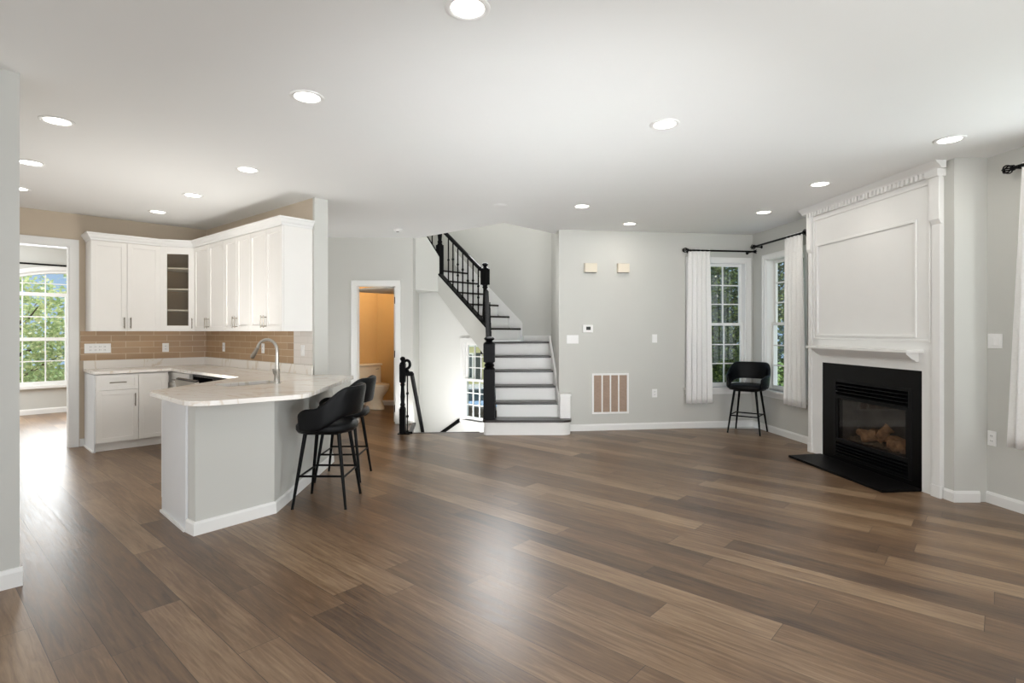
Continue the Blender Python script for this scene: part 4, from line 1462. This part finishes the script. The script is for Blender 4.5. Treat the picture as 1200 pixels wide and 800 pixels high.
# firebox unit
fb = MB()
fb.box(fx0, fx0 + 0.045, 0.0, 0.06, fz0, fz1)
fb.box(fx1 - 0.045, fx1, 0.0, 0.06, fz0, fz1)
fb.box(fx0 + 0.045, fx1 - 0.045, 0.0, 0.06, fz1 - 0.03, fz1)
fb.box(fx0 + 0.045, fx1 - 0.045, 0.0, 0.06, fz0, fz0 + 0.02)
fb.box(fx0 + 0.045, fx1 - 0.045, 0.0, 0.06, 0.665, 0.695)
fb.box(fx0 + 0.045, fx1 - 0.045, 0.0, 0.06, 0.205, 0.245)
fb.box(fx0 + 0.045, fx0 + 0.075, 0.004, 0.06, 0.245, 0.665)
fb.box(fx1 - 0.075, fx1 - 0.045, 0.004, 0.06, 0.245, 0.665)
fbo = fb.build('firebox_frame', 'fireblack', fpl, bevel=0.002, bseg=1)
def louvers(z0, z1, n):
    m = MB()
    for k in range(n):
        z = z0 + (z1 - z0) * (k + 0.5) / n
        hh_ = (z1 - z0) / n
        m.add([(fx0 + 0.045, -0.004, z - hh_ * 0.42), (fx1 - 0.045, -0.004, z - hh_ * 0.42), (fx1 - 0.045, 0.04, z + hh_ * 0.40), (fx0 + 0.045, 0.04, z + hh_ * 0.40),
               (fx0 + 0.045, -0.004, z - hh_ * 0.22), (fx1 - 0.045, -0.004, z - hh_ * 0.22), (fx1 - 0.045, 0.04, z + hh_ * 0.60), (fx0 + 0.045, 0.04, z + hh_ * 0.60)],
              [(3, 2, 1, 0), (4, 5, 6, 7), (0, 1, 5, 4), (1, 2, 6, 5), (2, 3, 7, 6), (3, 0, 4, 7)])
    return m.build('louvres', 'fireblack', fpl)
louvers(0.695, fz1 - 0.03, 4)
louvers(fz0 + 0.02, 0.205, 4)
lb = MB()
x0, x1 = fx0 + 0.05, fx1 - 0.05
lb.box(x0, x1, 0.225, 0.235, 0.06, 0.86)
lb.box(x0, x0 + 0.012, 0.062, 0.225, 0.06, 0.86)
lb.box(x1 - 0.012, x1, 0.062, 0.225, 0.06, 0.86)
lb.box(x0, x1, 0.062, 0.225, 0.06, 0.235)
lb.box(x0, x1, 0.062, 0.225, 0.70, 0.86)
lb.build('firebox_liner', 'firebrick', fpl)
MB().box(fx0 + 0.072, fx1 - 0.072, 0.012, 0.017, 0.243, 0.667).build('fire_glass', 'fireglass', fpl)
em = MB()
nx_, ny_ = 26, 7
vs = []
for i in range(nx_):
    for j in range(ny_):
        vs.append((x0 + 0.06 + (x1 - x0 - 0.12) * i / (nx_ - 1), 0.07 + 0.15 * j / (ny_ - 1), 0.236 + 0.022 * random.random() + 0.03 * math.sin(PI * j / (ny_ - 1))))
em.add(vs, [(i * ny_ + j, (i + 1) * ny_ + j, (i + 1) * ny_ + j + 1, i * ny_ + j + 1) for i in range(nx_ - 1) for j in range(ny_ - 1)])
em.build('ember_bed', 'ember', fpl)
cxm = (x0 + x1) / 2
for (a, b, r) in (((cxm - 0.20, 0.11, 0.30), (cxm - 0.04, 0.13, 0.36), 0.062), ((cxm - 0.02, 0.11, 0.31), (cxm + 0.06, 0.17, 0.45), 0.05),
                  ((cxm + 0.14, 0.12, 0.30), (cxm + 0.36, 0.11, 0.31), 0.06), ((cxm - 0.36, 0.17, 0.32), (cxm + 0.36, 0.175, 0.33), 0.045)):
    A, B = Vector(a), Vector(b)
    pts = [A.lerp(B, k / 6) + Vector((0, 0.006 * math.sin(k * 2.3), 0.008 * math.cos(k * 1.7))) for k in range(7)]
    MB().tube(pts, [r * (0.9 + 0.14 * math.sin(k * 2.1 + a[0] * 9)) for k in range(7)], 12).build('log', 'log', fpl, smooth=50)
# hearth
hp = [FP.at(bl0 - 0.02, 0.006), gx(924, 535.6), gx(1034, 577.5), FP.at(bl1 + 0.004, 0.006)]
hp[1].z = hp[2].z = 0
ho = MB().flat([tuple(q.to_2d()) for q in hp], 0.001, 0.024).build('hearth', 'slate', bevel=0.002)
tag(ho, 'thin black slate hearth slab on the floor in front of the fireplace', 'hearth')

# ------------------------------------------------------------------ curtains
def curtain_rod(w, s0, s1, z, label, fin0=True, fin1=True, off=0.085):
    r = thing('curtain_rod', label, 'curtain rod', w.at(s0, off, z), w.rz)
    ln = s1 - s0
    MB().tube([(0, 0, 0), (ln, 0, 0)], 0.0125, 10).build('rod', 'iron', r, smooth=60)
    for f, x, sg in ((fin0, 0, -1), (fin1, ln, 1)):
        if f:
            b = MB()
            b.tube([(x, 0, 0), (x + sg * 0.012, 0, 0)], 0.022, 12)
            # openwork ball: six curved ribs
            for k in range(6):
                a = PI * k / 3
                pts = []
                for q in range(7):
                    t = PI * q / 6
                    rr = 0.032 * math.sin(t)
                    pts.append((x + sg * (0.012 + 0.033 * (1 - math.cos(t))), rr * math.cos(a), rr * math.sin(a)))
                b.tube(pts, 0.0055, 6)
            b.tube([(x + sg * 0.074, 0, 0), (x + sg * 0.086, 0, 0)], [0.012, 0.004], 10)
            b.build('finial', 'iron', r, smooth=60)
    for x in (0.035, ln - 0.06):
        b = MB()
        b.tube([(x, 0.0, -0.012), (x, off - 0.001, -0.012)], 0.007, 8)
        b.tube([(x, off - 0.008, -0.012), (x, off - 0.0005, -0.012)], 0.022, 12)
        b.bar((x, 0, -0.018), (x, 0, 0.0), 0.014, 0.03, (0, 1, 0))
        b.build('bracket', 'iron', r, smooth=60)
    return r

def curtain(w, s0, s1, z0, z1, label, folds, off=0.085, amp=0.028, flare=0.02, seed=0):
    rnd = random.Random(seed)
    nu, nv = folds * 10, 22
    ph = [rnd.uniform(-0.5, 0.5) for _ in range(folds + 2)]
    am = [rnd.uniform(0.65, 1.2) for _ in range(folds + 2)]
    c = thing('curtain', label, 'curtain', w.at((s0 + s1) / 2, off, z0), w.rz)
    v, f = [], []
    hw = (s1 - s0) / 2
    for j in range(nv + 1):
        t = j / nv                      # 0 top
        z = (z1 - z0) * (1 - t)
        for i in range(nu + 1):
            u = i / nu
            k = u * folds
            a0 = am[int(k)] * (1 - k % 1) + am[int(k) + 1] * (k % 1)
            p0 = ph[int(k)] * (1 - k % 1) + ph[int(k) + 1] * (k % 1)
            y = amp * a0 * math.sin(2 * PI * k + p0 * 2 * t) * (0.55 + 0.45 * min(1, t * 3))
            if t < 0.05:
                y *= 0.5
            x = (u * 2 - 1) * (hw + flare * t) + 0.010 * math.sin(4 * PI * k + p0 * 3) * t
            v.append((x, y, z))
    for j in range(nv):
        for i in range(nu):
            a = j * (nu + 1) + i
            f.append((a, a + 1, a + nu + 2, a + nu + 1))
    o = MB().add(v, f).build('curtain_cloth', 'curtain', c, smooth=180)
    so = o.modifiers.new('thickness', 'SOLIDIFY')
    so.thickness = 0.003
    hd = MB()
    hv = [(vv[0], vv[1] - 0.0025, vv[2]) for vv in v[-(nu + 1) * 2:]]
    return c
ro_z = BACK.z(850, 294, 0.085)
curtain_rod(BACK, BACK.s(806.5, 0.085), BACK.s(884, 0.085), ro_z, 'black curtain rod with openwork ball finials above the back-wall window')
curtain(BACK, BACK.s(806.5, 0.085), BACK.s(832.5, 0.085), BACK.z(820, 472.5, 0.085), ro_z + 0.02, 'white linen curtain hanging at the left of the back-wall window', 5, seed=3, flare=0.03)
sz_ = SIDE.z(887, 288, 0.085)
curtain_rod(SIDE, SIDE.s(884.5, 0.085), SIDE.s(941.5, 0.085), sz_, 'black curtain rod on the window wall between the room corner and the fireplace')
curtain(SIDE, SIDE.s(919.5, 0.085), SIDE.s(942.5, 0.085) - 0.03, SIDE.z(925, 474.5, 0.085), sz_ + 0.02, 'white linen curtain hanging just left of the fireplace surround', 5, seed=5, flare=0.03)
rz3 = SIDE.z(1186, 197, 0.10)
rs0 = SIDE.s(1188, 0.10)
curtain_rod(SIDE, rs0, rs0 + 1.95, rz3, 'black curtain rod with openwork finial at the far right edge of the room', off=0.10)
curtain(SIDE, rs0 + 0.06, rs0 + 0.50, 0.50, rz3 + 0.02, 'white linen curtain at the right edge, beside the switch plate', 6, off=0.10, seed=8, flare=0.09, amp=0.035)

# ------------------------------------------------------------------ bar stools
def make_stool(label):
    st = thing('bar_stool', label, 'bar stool', (0, 0, 0), 0, 'black bucket bar stools')
    # seat: rounded cushion, front is +x
    seg = 32
    def ring(sx, sy, z, cx=0.0, e=2.6):
        o = []
        for k in range(seg):
            a = 2 * PI * k / seg
            c, s = math.cos(a), math.sin(a)
            o.append((cx + sx * math.copysign(abs(c) ** (2 / e), c), sy * math.copysign(abs(s) ** (2 / e), s), z))
        return o
    rings = [ring(0.17, 0.18, 0.575), ring(0.215, 0.222, 0.58), ring(0.228, 0.235, 0.60), ring(0.228, 0.235, 0.63), ring(0.215, 0.222, 0.65), ring(0.16, 0.17, 0.66)]
    v = [p for r in rings for p in r]
    f = [(i * seg + k, i * seg + (k + 1) % seg, (i + 1) * seg + (k + 1) % seg, (i + 1) * seg + k) for i in range(len(rings) - 1) for k in range(seg)]
    f.append(tuple(range(seg - 1, -1, -1)))
    f.append(tuple((len(rings) - 1) * seg + k for k in range(seg)))
    MB().add(v, f).build('seat', 'leather', st, smooth=60)
    # wrap-around back and arms
    na, nz2 = 44, 8
    v, f = [], []
    amax = math.radians(128)
    th = 0.032
    for side in (0, 1):
        for i in range(na + 1):
            a = -amax + 2 * amax * i / na
            q = abs(a) / amax
            s = max(0.0, min(1.0, (q - 0.30) / 0.44))
            s = s * s * (3 - 2 * s)
            top = 0.945 - 0.165 * s
            e = max(0.0, (q - 0.80) / 0.20)
            top -= 0.05 * e * e
            b_ = max(0.0, min(1.0, (q - 0.26) / 0.50))
            b_ = b_ * b_ * (3 - 2 * b_)
            bot = 0.712 - 0.112 * b_
            for j in range(nz2 + 1):
                w_ = j / nz2
                z = bot + (top - bot) * w_
                lean = 0.05 * max(0, (z - 0.62) / 0.33) * (1 - 0.5 * s)
                R = 0.232 + lean + (th if side else 0.0) - (0.006 if side and j in (0, nz2) else 0) + (0.006 if not side and j in (0, nz2) else 0)
                ex = 1.0
                x = -R * math.cos(a) * 0.98 + 0.005
                y = R * math.sin(a) * 1.02
                v.append((x, y, z))
    N1 = (na + 1) * (nz2 + 1)
    idx = lambda sd, i, j: sd * N1 + i * (nz2 + 1) + j
    for i in range(na):
        for j in range(nz2):
            f.append((idx(0, i, j), idx(0, i, j + 1), idx(0, i + 1, j + 1), idx(0, i + 1, j)))
            f.append((idx(1, i, j), idx(1, i + 1, j), idx(1, i + 1, j + 1), idx(1, i, j + 1)))
        f.append((idx(0, i, nz2), idx(1, i, nz2), idx(1, i + 1, nz2), idx(0, i + 1, nz2)))
        f.append((idx(0, i, 0), idx(0, i + 1, 0), idx(1, i + 1, 0), idx(1, i, 0)))
    for j in range(nz2):
        f.append((idx(0, 0, j), idx(1, 0, j), idx(1, 0, j + 1), idx(0, 0, j + 1)))
        f.append((idx(0, na, j), idx(0, na, j + 1), idx(1, na, j + 1), idx(1, na, j)))
    back = MB().add(v, f).build('backrest', 'leather', st, smooth=50, subsurf=1)
    # legs and foot frame
    tops = [(0.13, 0.135), (0.13, -0.135), (-0.13, -0.135), (-0.13, 0.135)]
    bots = [(0.205, 0.205), (0.205, -0.205), (-0.205, -0.205), (-0.205, 0.205)]
    for (a, b), (c, d) in zip(tops, bots):
        MB().tube([(a, b, 0.578), (a + (c - a) * 0.5, b + (d - b) * 0.5, 0.29), (c, d, 0.004)], [0.016, 0.0135, 0.010], 12).build('leg', 'legmetal', st, smooth=60)
        MB().tube([(c, d, 0.0), (c, d, 0.006)], 0.011, 10).build('foot_cap', 'legmetal', st)
    zf = 0.235
    k = 1 - zf / 0.578
    cs = [(a + (c - a) * k, b + (d - b) * k) for (a, b), (c, d) in zip(tops, bots)]
    for i in range(4):
        p, q = cs[i], cs[(i + 1) % 4]
        zz = zf + (0.012 if i % 2 else 0)
        MB().tube([(p[0], p[1], zz), (q[0], q[1], zz)], 0.0085, 10).build('footrest', 'legmetal', st, smooth=60)
    pl = MB().box(-0.14, 0.14, -0.145, 0.145, 0.562, 0.577)
    pl.build('seat_plate', 'legmetal', st)
    return st
s1_ = make_stool('black bucket bar stool at the peninsula, the nearer of the two there')
s1_.location = (-1.485, 4.405, 0)
s1_.rotation_euler = (0, 0, math.radians(180))
dup(s1_, (-1.585, 5.15, 0), math.radians(181), 'black bucket bar stool at the peninsula, the farther one by the powder-room doorway')
dup(s1_, (3.20, 7.42, 0), math.radians(233), 'black bucket bar stool alone in the corner between the two windows')

# ------------------------------------------------------------------ ceiling lights
def pix_ceiling(px, py):
    Y = (H - EYE) * F / (HZ - py)
    return Vector(((px - 600) / F * Y, Y, H))
CANS = [(548, 9, 'recessed ceiling light cut by the top edge of the photo', 0),
        (360, 113.5, 'recessed ceiling light over the open floor in front of the peninsula', 0),
        (67, 141.5, 'recessed ceiling light nearest the left wall end', 1),
        (36, 190.5, 'second recessed ceiling light along the left wall end', 1),
        (21, 220.5, 'recessed ceiling light half hidden by the left wall end', 1),
        (290, 198.5, 'recessed ceiling light above the sink end of the kitchen, nearest the pier', 1),
        (226, 228.5, 'recessed kitchen ceiling light in the middle of the row before the wall cabinets', 1),
        (185, 248, 'recessed kitchen ceiling light deepest in, before the glass-door corner cabinet', 1),
        (779, 145.5, 'recessed ceiling light over the middle of the living room', 0),
        (1113, 163.5, 'recessed ceiling light beside the near end of the fireplace crown', 0),
        (961, 215.5, 'recessed ceiling light near the far end of the fireplace crown', 0),
        (682, 241.5, 'recessed ceiling light nearest the stairwell opening', 0),
        (738, 262, 'recessed ceiling light above the grille wall, close to the back wall', 0),
        (895, 248.5, 'recessed ceiling light over the window corner with the lone stool', 0)]
proto = None
for px, py, lab, kit in CANS:
    p = pix_ceiling(px, py)
    if proto is None:
        proto = thing('recessed_light', lab, 'ceiling light', p, 0, 'recessed ceiling lights')
        ringp = [(0.072, -0.0006), (0.098, -0.0006), (0.098, -0.004), (0.090, -0.008), (0.076, -0.006), (0.072, -0.003)]
        seg = 32
        v = [(r * math.cos(2 * PI * k / seg), r * math.sin(2 * PI * k / seg), z) for r, z in ringp for k in range(seg)]
        n = len(ringp)
        f = [(i * seg + k, i * seg + (k + 1) % seg, ((i + 1) % n) * seg + (k + 1) % seg, ((i + 1) % n) * seg + k) for i in range(n) for k in range(seg)]
        MB().add(v, f).build('trim_ring', 'white', proto, smooth=50)
        MB().lathe([(0.073, -0.0008), (0.073, -0.0025), (0.060, -0.004), (0.01, -0.0048)], seg=32).build('lens', 'lamp', proto)
        cl = proto
    else:
        cl = dup(proto, p, 0, lab)
    ld = bpy.data.lights.new('recessed_light_glow', 'AREA')
    ld.shape = 'DISK'
    ld.size = 0.13
    ld.energy = 0.5 if kit else 2.7
    ld.color = (1.0, 0.86, 0.70) if kit else (1.0, 0.95, 0.88)
    lo_ = bpy.data.objects.new('recessed_light_glow', ld)
    COL.objects.link(lo_)
    lo_.location = (p.x, p.y, H - 0.012)
# powder room lamp
pl_ = area('powder_room_lamp', (-2.25, 9.2, 2.6), (-2.25, 9.2, 0), 0.25, 0.25, 17, (1.0, 0.82, 0.58))
# smoke detector and a flush speaker cover
p = pix_ceiling(466, 268.5)
t = thing('smoke_detector', 'small round white smoke detector on the ceiling before the powder-room wall', 'smoke detector', p)
MB().lathe([(0.02, -0.034), (0.045, -0.032), (0.056, -0.02), (0.062, -0.004), (0.062, -0.0006)], seg=24).build('detector_body', 'plate', t, smooth=50)
MB().lathe([(0.002, -0.0365), (0.020, -0.0355), (0.020, -0.0335)], seg=16).build('sensor_cap', 'slot', t)
p = pix_ceiling(586, 240.5)
t = thing('ceiling_cover_plate', 'flat round blank cover on the ceiling just before the stairwell opening', 'cover plate', p)
MB().lathe([(0.002, -0.006), (0.07, -0.006), (0.078, -0.003), (0.078, -0.0006)], seg=24).build('disc', 'ceiling', t, smooth=50)

# ------------------------------------------------------------------ toilet
tdir = Vector((0.747, -0.665))
tl = PL.at(PL.s(427), 0.10)
to = thing('toilet', 'cream toilet beside the ochre wall inside the powder room', 'toilet', (tl.x, tl.y, 0), PL.rz - PI / 2)
# local +x = forward (away from the wall)
MB().box(-0.09, 0.10, -0.23, 0.23, 0.40, 0.745).build('tank', 'porcelain', to, bevel=0.025, bseg=3)
MB().box(-0.097, 0.115, -0.245, 0.245, 0.746, 0.785).build('tank_lid', 'porcelain', to, bevel=0.012, bseg=3)
def oval(sx, sy, z, cx, seg=28):
    return [(cx + sx * math.cos(2 * PI * k / seg), sy * math.sin(2 * PI * k / seg), z) for k in range(seg)]
def loft(rings, seg=28):
    v = [p for r in rings for p in r]
    f = [(i * seg + k, i * seg + (k + 1) % seg, (i + 1) * seg + (k + 1) % seg, (i + 1) * seg + k) for i in range(len(rings) - 1) for k in range(seg)]
    f.append(tuple(range(seg - 1, -1, -1)))
    f.append(tuple((len(rings) - 1) * seg + k for k in range(seg)))
    return MB().add(v, f)
loft([oval(0.25, 0.125, 0.001, 0.22), oval(0.245, 0.12, 0.04, 0.22), oval(0.20, 0.10, 0.13, 0.21), oval(0.21, 0.115, 0.22, 0.23), oval(0.25, 0.16, 0.31, 0.27), oval(0.27, 0.18, 0.375, 0.29), oval(0.27, 0.18, 0.398, 0.29)]).build('bowl', 'porcelain', to, smooth=60)
loft([oval(0.268, 0.182, 0.399, 0.295), oval(0.275, 0.188, 0.405, 0.295), oval(0.275, 0.188, 0.418, 0.295), oval(0.27, 0.183, 0.424, 0.295)]).build('seat_ring', 'porcelain', to, smooth=50)
loft([oval(0.27, 0.184, 0.425, 0.293), oval(0.272, 0.186, 0.432, 0.293), oval(0.265, 0.18, 0.446, 0.293), oval(0.20, 0.13, 0.452, 0.29)]).build('seat_lid', 'porcelain', to, smooth=50)
MB().tube([(0.10, 0.16, 0.69), (0.118, 0.16, 0.69), (0.122, 0.10, 0.685)], 0.007, 8).build('flush_lever', 'steel', to)

# ------------------------------------------------------------------ outdoors
struct(MB().flat([(-40, 12.5), (40, 12.5), (40, 60), (-40, 60)], -2.1, -2.0).build('ground', 'grass'))
struct(MB().flat([(5.6, 2), (40, 2), (40, 12.5), (5.6, 12.5)], -2.1, -2.0).build('ground_side', 'grass'))
struct(MB().flat([(-40, 2), (-11.5, 2), (-11.5, 12.5), (-40, 12.5)], -1.1, -1.0).build('ground_left', 'grass'))
struct(MB().flat([(-10, 12.6), (6, 12.6), (6, 22), (-10, 22)], -2.0, -1.98).build('driveway', 'asphalt'))

def tree(label, x, y, z0, trunk_h, rx, ry, rz_, cz_, n, m, seed, leaf=0.09):
    rnd = random.Random(seed)
    t = thing('leafy_tree', label, 'tree', (x, y, z0), 0, 'trees outside the windows')
    b = MB()
    b.tube([(0, 0, 0), (0.03, 0.02, trunk_h * 0.5), (-0.02, 0.05, trunk_h)], [0.14, 0.11, 0.07], 10)
    for k in range(7):
        a = k * 2.4
        zz = trunk_h * (0.45 + 0.08 * k)
        e = Vector((rx * 0.7 * math.cos(a), ry * 0.7 * math.sin(a), zz + rz_ * 0.5))
        b.tube([(0, 0.02, zz), e * 0.5 + Vector((0, 0, zz * 0.5)), e], [0.05, 0.03, 0.012], 6)
    b.build('trunk', 'bark', t, smooth=60)
    v, f = [], []
    for k in range(n):
        # leaves gathered in sprays
        if k % 9 == 0:
            while True:
                c = Vector((rnd.uniform(-1, 1), rnd.uniform(-1, 1), rnd.uniform(-1, 1)))
                if c.length < 1:
                    break
            cl_ = Vector((c.x * rx, c.y * ry, c.z * rz_ + cz_))
        p = cl_ + Vector((rnd.gauss(0, 0.13), rnd.gauss(0, 0.13), rnd.gauss(0, 0.11)))
        d = Vector((rnd.gauss(0, 1), rnd.gauss(0, 1), rnd.gauss(-0.3, 0.6))).normalized()
        s = d.cross(Vector((rnd.gauss(0, 1), rnd.gauss(0, 1), rnd.gauss(0, 1)))).normalized()
        l = leaf * rnd.uniform(0.7, 1.3)
        o = len(v)
        v += [tuple(p), tuple(p + d * l * 0.5 + s * l * 0.28), tuple(p + d * l), tuple(p + d * l * 0.5 - s * l * 0.28)]
        f.append((o, o + 1, o + 2, o + 3))
    me = MB().add(v, f)
    me.build('crown', m, t)
    return t
tree('dark leafy tree filling the back-wall window', 4.55, 12.8, -2.0, 3.6, 0.95, 1.0, 2.3, 3.4, 13000, 'leaf_dark', 11)
tree('dark leafy tree seen through the window beside the fireplace', 7.35, 12.6, -2.0, 3.6, 1.15, 1.2, 2.3, 3.4, 11000, 'leaf_dark', 12)
tree('broad dark tree farther off, behind the two trees at the corner windows', 7.4, 17.5, -2.0, 4.4, 3.2, 1.4, 3.0, 3.9, 12000, 'leaf_dark', 21, 0.16)
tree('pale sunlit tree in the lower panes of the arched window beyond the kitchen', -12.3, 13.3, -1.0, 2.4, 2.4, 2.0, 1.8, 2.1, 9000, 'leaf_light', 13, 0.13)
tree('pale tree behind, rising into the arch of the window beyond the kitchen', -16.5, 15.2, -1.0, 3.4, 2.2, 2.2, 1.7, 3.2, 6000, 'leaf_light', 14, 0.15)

def car(label, x, y, z, rz, paint):
    c = thing('parked_car', label, 'car', (x, y, z), rz)
    prof = [(-2.2, 0.30), (-2.25, 0.55), (-2.15, 0.80), (-1.25, 0.92), (1.55, 0.92), (2.1, 0.85), (2.25, 0.6), (2.2, 0.30)]
    MB().prism(prof, -0.86, 0.86, lambda u, v, t: (u, t, v)).build('car_body', paint, c, bevel=0.06, bseg=3)
    cabp = [(-1.15, 0.921), (-0.45, 1.38), (0.95, 1.40), (1.70, 0.921)]
    MB().prism(cabp, -0.74, 0.74, lambda u, v, t: (u, t, v)).build('car_windows', 'carglass', c, bevel=0.03)
    MB().prism([(-0.50, 1.385), (-0.40, 1.44), (0.90, 1.46), (1.0, 1.405)], -0.72, 0.72, lambda u, v, t: (u, t, v)).build('car_roof', paint, c, bevel=0.02)
    for wx in (-1.4, 1.4):
        for wy in (-0.80, 0.80):
            MB().tube([(wx, wy - 0.10, 0.32), (wx, wy + 0.10, 0.32)], 0.32, 20).build('wheel', 'tyre', c, smooth=50)
    return c
car('silver car parked across the drive, seen through the foyer window', -1.35, 19.0, -1.98, math.radians(8), 'carsilver')
car('pale blue car parked close to the house, at the bottom of the foyer window', -0.7, 14.3, -1.98, math.radians(12), 'carblue')
hs = thing('neighbour_house', 'pale yellow house with dark shutters across the street, seen through the foyer window', 'house', (-2.2, 27, -2.0))
MB().box(-5, 5, 0, 6, 0, 5.2).build('house_walls', 'siding', hs)
MB().prism([(-5.4, 5.2), (5.4, 5.2), (0, 8.2)], -0.4, 6.4, lambda u, v, t: (u, t, v)).build('roof', 'roofing', hs)
for x in (-2.6, -0.2, 2.6):
    for z in (1.0, 3.4):
        MB().box(x - 0.5, x + 0.5, -0.05, -0.001, z, z + 1.3).build('house_window', 'white', hs)
        MB().box(x - 0.42, x + 0.42, -0.06, -0.051, z + 0.08, z + 1.22).build('window_glass', 'carglass', hs)
        MB().box(x + 0.52, x + 0.85, -0.06, -0.001, z, z + 1.3).build('shutter', 'shutter', hs)
        MB().box(x - 0.85, x - 0.52, -0.06, -0.001, z, z + 1.3).build('shutter', 'shutter', hs)
MB().box(-5.05, 5.05, -0.08, -0.001, 2.6, 2.95).build('trim_band', 'white', hs)
